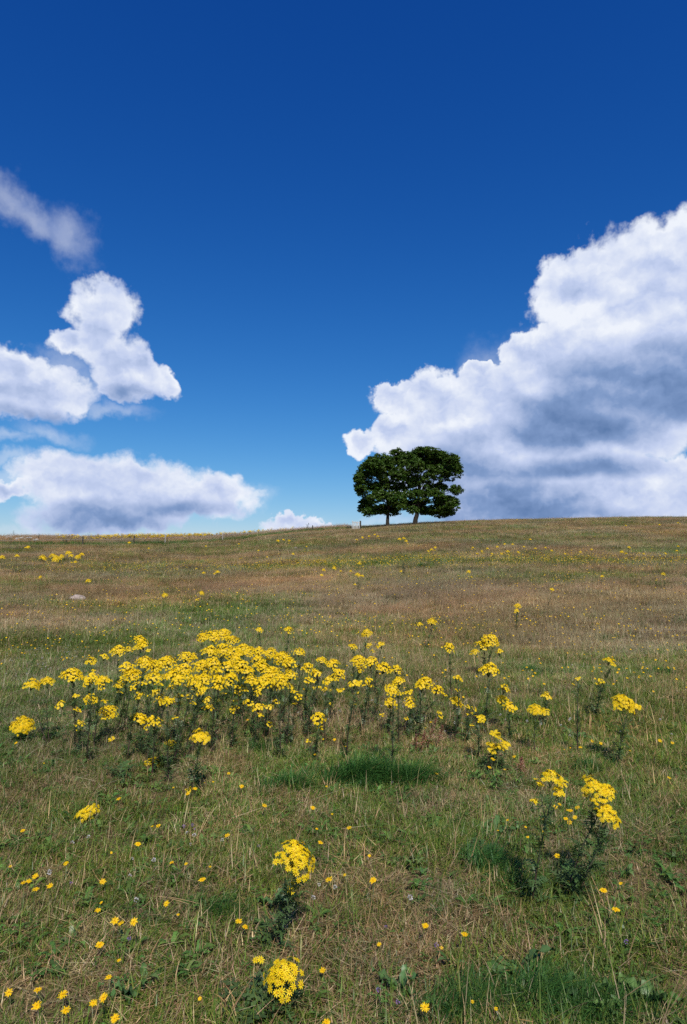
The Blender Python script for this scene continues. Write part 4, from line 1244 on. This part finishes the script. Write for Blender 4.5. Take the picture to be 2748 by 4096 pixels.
def zlist(x0, y0, k, pts): return [(x0 + a * k, y0 + b * k) for a, b in pts]
HPX = zlist(0, 3300, .574, [(160, 38), (460, 268), (962, 133), (1196, 262), (1411, 380), (163, 402), (201, 391), (245, 358), (248, 449), (347, 424), (716, 394), (682, 594), (843, 684), (800, 668), (933, 675), (1160, 548), (696, 834), (757, 1060), (60, 1168), (260, 1148), (437, 1182), (258, 1259), (650, 1242), (720, 1203), (458, 1292), (800, 1350)])
HPX += zlist(900, 3300, .3827, [(22, 108), (145, 1005), (212, 1065), (1297, 28), (998, 182), (1088, 568), (1545, 575), (1020, 1518), (1062, 2060)])
HPX += zlist(1400, 3500, .86, [(108, 24), (351, 236), (533, 276), (349, 615), (1180, 72), (1238, 161)])
HPX += zlist(1900, 2950, .5408, [(290, 140), (133, 160), (107, 220), (780, 72), (868, 27), (933, 44), (1145, 97), (1368, 24), (1461, 40), (1436, 298), (593, 514), (627, 494), (757, 518), (708, 540), (672, 600), (738, 590), (700, 628), (518, 608), (607, 874), (950, 1130), (1042, 1273)])
HPX += zlist(900, 2850, .6378, [(143, 46), (105, 464), (247, 583), (551, 598), (778, 724), (1327, 382), (749, 212), (567, 262), (687, 170), (23, 382), (1291, 60)])
HPX += zlist(0, 2800, .574, [(112, 298), (828, 688), (1308, 653), (1360, 617), (1104, 876)])
HBUD = zlist(0, 3300, .574, [(776, 193), (1296, 270), (1463, 291), (828, 943), (72, 288), (706, 540), (1242, 624), (1393, 1210)]) + zlist(900, 3300, .3827, [(960, 40), (1250, 522), (1510, 322)]) + \
       zlist(1400, 3500, .86, [(135, 322), (425, 338), (569, 590), (679, 622), (1260, 38)]) + zlist(1900, 2950, .5408, [(662, 90), (705, 76), (220, 236), (685, 537), (508, 697), (375, 662), (390, 736), (690, 1070), (1076, 1080), (240, 610), (170, 687)]) + \
       zlist(900, 2850, .6378, [(575, 730), (519, 262), (616, 167), (637, 463), (672, 637), (1257, 97)]) + zlist(0, 2800, .574, [(307, 440), (1209, 610), (1060, 880), (1487, 570), (1426, 575)])
RH = random.Random(99)
for p in HPX: hawkbit(p[0], p[1], RH.uniform(.06, .15), RH)
for p in HBUD: hawkbit(p[0], p[1], RH.uniform(.05, .12), RH, closed=True)

# the thinning drifts of hawkbits farther out: the nearer ones singly, the rest as one mass
DRIFT = [(130, 1480, 1.6, 2.2, 150), (230, 1430, 2.6, 2.5, 110), (60, 1400, 3, 3, 110), (1400, 1470, 3.2, 2.2, 190), (1480, 1430, 3.5, 2.5, 160), (1150, 1420, 4, 2.5, 150), (980, 1440, 2.5, 2, 110), (760, 1440, 2.5, 1.6, 60), (750, 1290, 9, 2.2, 620), (850, 1282, 6, 2, 260),
         (1150, 1275, 10, 3, 420), (1350, 1288, 9, 2.2, 620), (1500, 1280, 6, 2.5, 360), (500, 1300, 9, 4, 340), (330, 1290, 8, 4, 320), (300, 1390, 4, 3, 150), (600, 1360, 6, 3, 230), (1250, 1560, 2, 1.2, 60), (1450, 1560, 1.6, 1.0, 50), (1100, 1330, 6, 4, 160), (1400, 1350, 7, 4, 220), (640, 1420, 2.5, 1.5, 50)]
dx, dy_ = [], []
for (a, b, rx, ry, n) in DRIFT:
    g = ground_at(*D(a, b)); n = int(n * (0.75 if b > 1340 else 1.3))
    dx.append(g[0] + RNG.normal(0, rx * .8, n)); dy_.append(g[1] + RNG.normal(0, ry * .8, n))
x, y = fan_points(9, 70, 0.22); dx.append(x); dy_.append(y)
dx = np.concatenate(dx); dy_ = np.concatenate(dy_)
k = (np.abs(dx) < AMAX * dy_) & (dy_ > 6.8) & (beyond_fence(dx, dy_) < -3)
dx, dy_ = dx[k], dy_[k]
o_ = np.argsort(dy_)
single = [i for i in o_ if abs(dx[i]) < 0.5 * dy_[i]][:165]
COUNT = {}
def px_of(x, y, z):
    v = np.array([x, y, z - EYE]); f = v[1] * math.cos(PITCH) + v[2] * math.sin(PITCH); u = -v[1] * math.sin(PITCH) + v[2] * math.cos(PITCH)
    return W0 / 2 + FPX * v[0] / f, H0 / 2 - FPX * u / f
FARM = [((230, 2590), 'in the thin green grass beyond the paired purple stalks'), ((2450, 2580), 'in the drift beyond the slender feathery ragwort'), ((1720, 2530), 'in the brown grass behind the drooping comet head'), ((1150, 2500), 'in the grass behind the dense yellow mass'), ((2600, 2740), 'in the drift before the feathery ragwort'), ((60, 2480), 'in the open green grass towards the boulder'), ((420, 2500), 'in the short green grass between boulder and dense mass'), ((2060, 2620), 'beside the tall ragworts in thin grass'), ((2700, 2500), 'in the pinkish seeding grass of the hillside'), ((2250, 2500), 'in the brown grass past the tall thin ragworts'), ((2250, 2760), 'in mixed turf around the small flat headed ragworts'), ((1480, 2520), 'in the straw grass past the dense mass')]
for i in single:
    z = gz1(dx[i], dy_[i]) + .15; q = px_of(dx[i], dy_[i], z)
    m = min(FARM, key=lambda w: (w[0][0] - q[0]) ** 2 + (w[0][1] - q[1]) ** 2)[1]
    hawkbit(q[0], q[1], .15, RH, where=m)
k = np.ones(len(dx), bool); k[single] = False
x, y = dx[k], dy_[k]
def proto_hawk(seed):
    r = random.Random(seed); mb = MB(); R = 0.0165
    blade(mb, (0, 0, -0.01), 0.15, 0, 0.05, 0.1, 0.002, (0.10, 0.11, 0.04), 2, .8)
    n = 8; t = Matrix.Translation((0.012, 0, .148)) @ Matrix.Rotation(r.uniform(.2, .7), 4, 'X')
    f = MB()
    f.add([(0, 0, .002)] + [(R * (1 if q % 2 else .8) * math.cos(6.2832 * q / 16), R * (1 if q % 2 else .8) * math.sin(6.2832 * q / 16), 0) for q in range(16)], [(0, q + 1, (q + 1) % 16 + 1) for q in range(16)], jit(HYEL, .08, r))
    mb.xform(f, t)
    return mb.mesh('hawkbit_far', [MAT_PETAL_I])
tt = np.ones((len(x), 3)) * RNG.uniform(.8, 1.1, (len(x), 1))
scatter('far_hawkbits', [proto_hawk(i) for i in range(4)], np.stack([x, y, gz(x, y)], -1), np.stack([RNG.normal(0, .15, len(x)), RNG.normal(0, .15, len(x)), RNG.normal(0, .6, len(x))], -1), RNG.uniform(.75, 1.25, len(x)) * np.interp(y, [8, 25, 60], [1, 1.2, 1.5]), RNG.integers(0, 4, len(x)), tt,
        'countless tiny yellow hawkbit flowers drifting across the farther slope', 'wildflowers')

# white clover heads and seed clocks
def proto_clover(seed):
    r = random.Random(seed); mb = MB()
    blade(mb, (0, 0, -.01), .07, 0, .1, .1, .0018, (.09, .12, .04), 2, .8)
    for _ in range(26):
        d = Vector((r.gauss(0, 1), r.gauss(0, 1), r.gauss(.3, 1))).normalized(); p = Vector((.006, 0, .072)) + d * .007
        e = d.cross(Vector((r.gauss(0, 1), r.gauss(0, 1), r.gauss(0, 1)))).normalized() * .003
        mb.add([p - e, p + d * .006, p + e], [(0, 1, 2)], jit((.62, .58, .56), .1, r))
    return mb.mesh('clover_head', [MAT_PETAL_I])
xs, ys = [], []
for (a, b, rx, ry, n) in [(50, 1500, 1.2, 1.2, 120), (30, 1540, .8, .8, 40), (1480, 1500, 1.6, 1.2, 40), (900, 1650, 1.0, .6, 14), (300, 1980, .6, .4, 10), (700, 1990, .7, .4, 8), (1100, 1640, .8, .5, 12), (1400, 1680, .8, .5, 10)]:
    g = ground_at(*D(a, b)); xs.append(g[0] + RNG.normal(0, rx * .7, n)); ys.append(g[1] + RNG.normal(0, ry * .7, n))
x, y = np.concatenate(xs), np.concatenate(ys)
scatter('clover_heads', [proto_clover(i) for i in range(3)], np.stack([x, y, gz(x, y)], -1), np.stack([RNG.normal(0, .2, len(x)), RNG.normal(0, .2, len(x)), RNG.uniform(0, 6.28, len(x))], -1), RNG.uniform(.7, 1.2, len(x)), RNG.integers(0, 3, len(x)), np.ones((len(x), 3)),
        'tiny white clover heads sprinkled through the turf', 'wildflowers')

# ------------------------------------------------------------------ beyond the fence: ragwort mass on the skyline
def proto_farrag(seed):
    r = random.Random(seed); mb = MB()
    for q in range(r.randint(2, 4)):
        a = r.uniform(-.18, .18); h = r.uniform(.55, .85); b = r.uniform(-.12, .12)
        blade(mb, (a * .3, b * .3, -.02), h, r.uniform(0, 6.28), .08, .05, .02, (.05, .08, .03), 2, .7)
        for _ in range(26):
            p = Vector((a + r.gauss(0, .07), b + r.gauss(0, .07), h + r.gauss(0, .025))); s_ = r.uniform(.018, .032)
            nr = Vector((r.gauss(0, .4), r.gauss(-.5, .3), 1)).normalized(); e = nr.cross(Vector((r.gauss(0, 1), r.gauss(0, 1), .2))).normalized(); f = nr.cross(e)
            mb.add([p - e * s_, p - f * s_, p + e * s_, p + f * s_], [(0, 1, 2, 3)], jit(YEL, .1, r))
        for _ in range(14):
            p = Vector((a * .7 + r.gauss(0, .05), b * .7 + r.gauss(0, .05), r.uniform(.1, h - .08))); s_ = r.uniform(.03, .06)
            e = Vector((r.gauss(0, 1), r.gauss(0, 1), r.gauss(0, .5))).normalized(); f = e.cross(Vector((0, .3, 1))).normalized()
            mb.add([p - e * s_, p - f * s_ * .4, p + e * s_, p + f * s_ * .4], [(0, 1, 2, 3)], jit(RLEAF, .2, r))
    return mb.mesh('far_ragwort', [MAT_PETAL_I])
n = 2600
pxs = RNG.uniform(200, 1180, n); a_ = (pxs - W0 / 2) / FPX
yf = np.interp(a_, _FA, FENCE[:, 1]); y = yf + 2 + RNG.random(n) * (126 - yf - 2); x = a_ * y
dens_ = np.clip((fbm(x / 5, y / 7, 3, 40) - 0.40) * 5, 0, 1) * np.interp(pxs, [200, 330, 600, 950, 1180], [.05, .7, 1, .6, .3]) * np.interp(y - yf, [2, 12, 22, 40], [.06, .35, 1, 1])
k = RNG.random(n) < dens_; x, y = x[k], y[k]
scatter('far_ragwort_mass', [proto_farrag(i) for i in range(5)], np.stack([x, y, gz(x, y)], -1), np.stack([np.zeros(len(x)), np.zeros(len(x)), RNG.uniform(0, 6.28, len(x))], -1), RNG.uniform(.8, 1.25, len(x)), RNG.integers(0, 5, len(x)), np.ones((len(x), 3)),
        'yellow drift of massed ragwort along the skyline beyond the wire fence', 'wildflowers')

# long green grass of the fence line
n = 2000
t_ = RNG.random(n); pxs = -300 + t_ * 1720; a_ = (pxs - W0 / 2) / FPX; y = np.interp(a_, _FA, FENCE[:, 1]) + RNG.normal(1.0, 1.6, n); x = a_ * y
scatter('fence_line_grass', [proto_lush(700 + i, 40, .16, .30) for i in range(4)], np.stack([x, y, gz(x, y)], -1), np.stack([RNG.normal(0, .1, n), RNG.normal(0, .1, n), RNG.uniform(0, 6.28, n)], -1), RNG.uniform(1.2, 2.4, n), RNG.integers(0, 4, n), tints(x, y, .9, 1.5),
        'long dark green grass growing along the wire fence', 'grass')

# ------------------------------------------------------------------ weeds that stand out singly
def spiky_weed(px, py, hpx, wpx, label, name, group, col, r, cat='plant', heads=None, n_leaf=60):
    g = ground_at(px, py); k = g[1] / FPX; h = hpx * k; w = wpx * k
    root = link(name, None, loc=tuple(g)); tag(root, label, cat, group)
    sm = MB(); fo = MB(); tips = []
    for q in range(r.randint(3, 5)):
        top = Vector((r.uniform(-.5, .5) * w * .8, r.uniform(-.3, .3) * w, h * r.uniform(.72, 1.0)))
        c = stem_curve((r.gauss(0, .02), r.gauss(0, .02), -.03), top, r, 7, .04)
        tube(sm, c, [max(.004, .012 * h) * (1 - .5 * i / 7) for i in range(8)], 5, jit((.05, .06, .035), .2, r)); tips.append(top)
        for j in range(n_leaf // 4):
            f = r.uniform(.05, .98); i = min(6, int(f * 7)); p = c[i].lerp(c[i + 1], f * 7 - i); L = w * r.uniform(.16, .34) * (1.1 - .5 * f)
            d = Vector((r.gauss(0, 1), r.gauss(0, 1), r.uniform(.1, .8))).normalized(); e = d.cross(Vector((r.gauss(0, .3), r.gauss(0, .3), 1))).normalized()
            fo.add([p, p + d * L * .4 + e * L * .16, p + d * L * .6 + e * L * .05, p + d * L + Vector((0, 0, -.1 * L)), p + d * L * .6 - e * L * .05, p + d * L * .4 - e * L * .16], [(0, 1, 2, 3, 4, 5)], jit(col, .22, r))
    link('stem', sm.mesh('stem', [MAT_STEM], True), root)
    link('foliage', fo.mesh('foliage', [MAT_LEAF]), root)['kind'] = 'stuff'
    if heads:
        for tp in tips:
            hm = MB()
            for _ in range(40):
                p = Vector((r.gauss(0, .09), r.gauss(0, .09), r.gauss(0, .025))); s_ = .025
                nr = Vector((r.gauss(0, .4), r.gauss(-.4, .3), 1)).normalized(); e = nr.cross(Vector((r.gauss(0, 1), r.gauss(0, 1), .2))).normalized(); f = nr.cross(e)
                hm.add([p - e * s_, p - f * s_, p + e * s_, p + f * s_], [(0, 1, 2, 3)], jit(heads, .1, r))
            link('flower_head', hm.mesh('flower_head', [MAT_PETAL]), root, tuple(tp))
RW = random.Random(31)
THI = (0.075, 0.105, 0.065)
spiky_weed(1615, 2300, 62, 40, 'grey green thistle standing alone in tan grass halfway up the slope', 'thistle', 'thistles', THI, RW, n_leaf=90)
spiky_weed(2204, 2287, 34, 18, 'small dark thistle in the green band of the upper slope', 'thistle', 'thistles', (.04, .06, .03), RW)
spiky_weed(2264, 2288, 22, 12, 'tiny dark thistle next to a slightly bigger one', 'thistle', 'thistles', (.045, .06, .03), RW)
spiky_weed(2741, 2362, 44, 16, 'narrow dark thistle on the hillside where the pale grass ends', 'thistle', 'thistles', (.045, .065, .035), RW)
for px, py, h, w, lab in ((155, 2170, 26, 26, 'dark bluish weed clump between the white umbels and the brown grass'), (262, 2178, 22, 30, 'bluish weed clump low on the fence line past the white umbels'), (55, 2140, 22, 12, 'thin dark weed spike on the skyline over the white umbels'),
                          (355, 2152, 14, 14, 'little dark weed on the skyline beside the yellow drift'), (720, 2150, 16, 14, 'dark weed bump on the skyline within the yellow drift'), (1228, 2120, 18, 16, 'dark weed tuft on the rising skyline before the hurdle gate'),
                          (630, 2172, 18, 12, 'dark weed beside the pale fence post')):
    spiky_weed(px, py + 2, h + 14, w + 6, lab, 'fence_line_weed', 'dark weeds along the fence line', (.045, .075, .045), RW, n_leaf=60)
for px, py, h, w in ((38, 2176, 36, 26), (66, 2178, 28, 20), (88, 2178, 30, 24), (120, 2180, 36, 30), (140, 2180, 28, 20)):
    spiky_weed(px, py, h, w, 'white flowered umbel weed in the row along the fence', 'white_umbel', 'white umbels along the fence', (.06, .10, .04), RW, cat='wildflower', heads=(.68, .68, .66), n_leaf=40)

# red dock seed stalks
def red_dock(px, py, hx, hy, label, r):
    g = ground_at(px, py); top = ray_at(hx, hy, g[1]); root = link('dock_stalk', None, loc=tuple(g)); tag(root, label, 'plant', 'red dock stalks')
    t = Vector(top) - Vector(g); sm = MB(); c = stem_curve((0, 0, -.02), t, r, 7, .03); tube(sm, c, [.004 * (1 - .6 * i / 7) for i in range(8)], 5, (.10, .035, .025))
    link('stem', sm.mesh('stem', [MAT_STEM], True), root)
    sd = MB()
    for _ in range(230):
        f = r.uniform(.35, 1.0); i = min(6, int(f * 7)); p = c[i].lerp(c[i + 1], f * 7 - i); sp = .035 * (1.1 - f)
        p = p + Vector((r.gauss(0, sp), r.gauss(0, sp), r.gauss(0, .01))); s_ = r.uniform(.003, .006)
        e = Vector((r.gauss(0, 1), r.gauss(0, 1), r.gauss(0, 1))).normalized(); f2 = e.cross(Vector((r.gauss(0, 1), r.gauss(0, 1), 1))).normalized()
        sd.add([p - e * s_, p - f2 * s_, p + e * s_, p + f2 * s_], [(0, 1, 2, 3)], jit((.20, .075, .045), .25, r))
    link('seed_head', sd.mesh('seed_head', [MAT_STEM]), root)
for q, lab in (((1705, 3010, 1745, 2872), 'tallest rusty red dock seed stalk in the straw grass'), ((1680, 3020, 1700, 2925), 'rusty red dock stalk standing before the tallest one'), ((1735, 2990, 1770, 2900), 'thin rusty red dock stalk at the edge of the red patch'), ((1655, 3010, 1665, 2940), 'shortest rusty red dock stalk by the drooping ragwort'),
               ((2080, 3100, 2086, 3030), 'small rusty red dock stalk near the bushy ragwort')):
    red_dock(*q, lab, RW)

# broad leaved rosettes
def broad_leaf_mb(L, W_, col, r, wavy=.012):
    mb = MB(); n = 8; V = []; bend = r.uniform(.5, 1.3); lift = r.uniform(.3, .9)
    for i in range(n + 1):
        f = i / n; w = W_ * (math.sin(math.pi * min(.985, .06 + .94 * f)) ** .75) * .5
        p = Vector((L * f, 0, L * (lift * f - bend * .6 * f * f)))
        wv = wavy * math.sin(f * 17 + r.uniform(0, 1))
        V += [p + Vector((0, w, w * .35 + wv)), p, p + Vector((0, -w, w * .35 - wv))]
    F = []
    for i in range(n):
        F += [(3 * i, 3 * i + 1, 3 * i + 4, 3 * i + 3), (3 * i + 1, 3 * i + 2, 3 * i + 5, 3 * i + 4)]
    mid = tuple(min(.6, c * 1.5) for c in col)
    mb.add(V, F, [mid if q % 3 == 1 else col for q in range(len(V))])
    return mb
def rosette(px, py, n, L, W_, col, label, r, name='dock_rosette', ragged=False):
    g = ground_at(px, py); root = link(name, None, loc=tuple(g)); tag(root, label, 'plant', 'leafy rosettes in the turf')
    for k in range(n):
        Lk = L * r.uniform(.7, 1.15)
        if ragged:
            o = link('leaf', LEAF_ME[k % 6], root); s_ = Lk / .11
            sc3 = Matrix.Diagonal((s_, s_, s_, 1))
        else:
            o = link('leaf', broad_leaf_mb(Lk, W_ * r.uniform(.8, 1.2), jit(col, .15, r), r).mesh('leaf', [MAT_LEAF], True), root); sc3 = Matrix.Identity(4)
        o.matrix_local = Matrix.Translation((r.gauss(0, .01), r.gauss(0, .01), .01)) @ Matrix.Rotation(k * 2.4 + r.uniform(-.4, .4), 4, 'Z') @ Matrix.Rotation(r.uniform(-.5, .05), 4, 'Y') @ sc3
PALE = (.090, .160, .040); MIDG = (.07, .135, .04)
rosette(2600, 4030, 6, .12, .042, PALE, 'dock rosette with wide pale grey green leaves at the edge of the dark grass', RW)
rosette(2500, 3990, 5, .10, .036, PALE, 'dock rosette of pale leaves just behind the widest one', RW)
rosette(2440, 4080, 5, .09, .034, PALE, 'small pale dock rosette tucked into the dark lush grass', RW)
rosette(2080, 3900, 6, .15, .045, MIDG, 'wavy leaved dock rosette rising from the dark lush grass', RW)
rosette(2240, 3990, 5, .12, .04, MIDG, 'mid green dock rosette sunk in the dark lush grass', RW)
rosette(1600, 3980, 6, .10, .03, MIDG, 'narrow leaved green rosette in plain turf by the short grass edge', RW)
rosette(1980, 3330, 7, .12, .04, MIDG, 'broad green rosette beside the straight tall ragwort', RW)
rosette(2310, 2965, 7, .16, .05, MIDG, 'leafy green rosette behind the thin bare stalked ragwort', RW)
rosette(1090, 3620, 6, .09, .03, MIDG, 'small bright rosette beside the tall purple stemmed ragwort', RW)
rosette(500, 4000, 6, .09, .03, MIDG, 'small green rosette among the hawkbits', RW)
rosette(480, 3120, 12, .15, .05, RLEAF, 'dark ragged leaved rosette in dry turf below the low ragwort', RW, 'ragwort_rosette', True)
rosette(1000, 4030, 10, .13, .05, RLEAF, 'dark ragged leaved rosette at the foot of the short stocky ragwort', RW, 'ragwort_rosette', True)
rosette(230, 2960, 9, .12, .05, RLEAF, 'dark ragged leaved rosette by the two bare purple stalks', RW, 'ragwort_rosette', True)
rosette(1930, 3420, 10, .13, .05, RLEAF, 'dark ragged leaved rosette in the shade left of the leaning ragworts'.replace(' left of', ' of'), RW, 'ragwort_rosette', True)

# a few tiny purple flowers in the near turf
xs = [ground_at(a, b) for a, b in ((1550, 3757), (1745, 3833), (1503, 4022), (1572, 4064), (2517, 3829), (1030, 3415), (752, 3345), (770, 3338), (792, 3346), (520, 3815), (1565, 3160), (270, 3570))]
x = np.array([g[0] for g in xs]); y = np.array([g[1] for g in xs])
scatter('purple_flowers', [proto_clover(20 + i) for i in range(2)], np.stack([x, y, gz(x, y)], -1), np.stack([RNG.normal(0, .2, len(x)), RNG.normal(0, .2, len(x)), RNG.uniform(0, 6.28, len(x))], -1), RNG.uniform(.6, .9, len(x)), RNG.integers(0, 2, len(x)), np.ones((len(x), 3)) * np.array([.5, .3, .8]),
        'tiny purple flower heads hidden in the short turf', 'wildflowers')
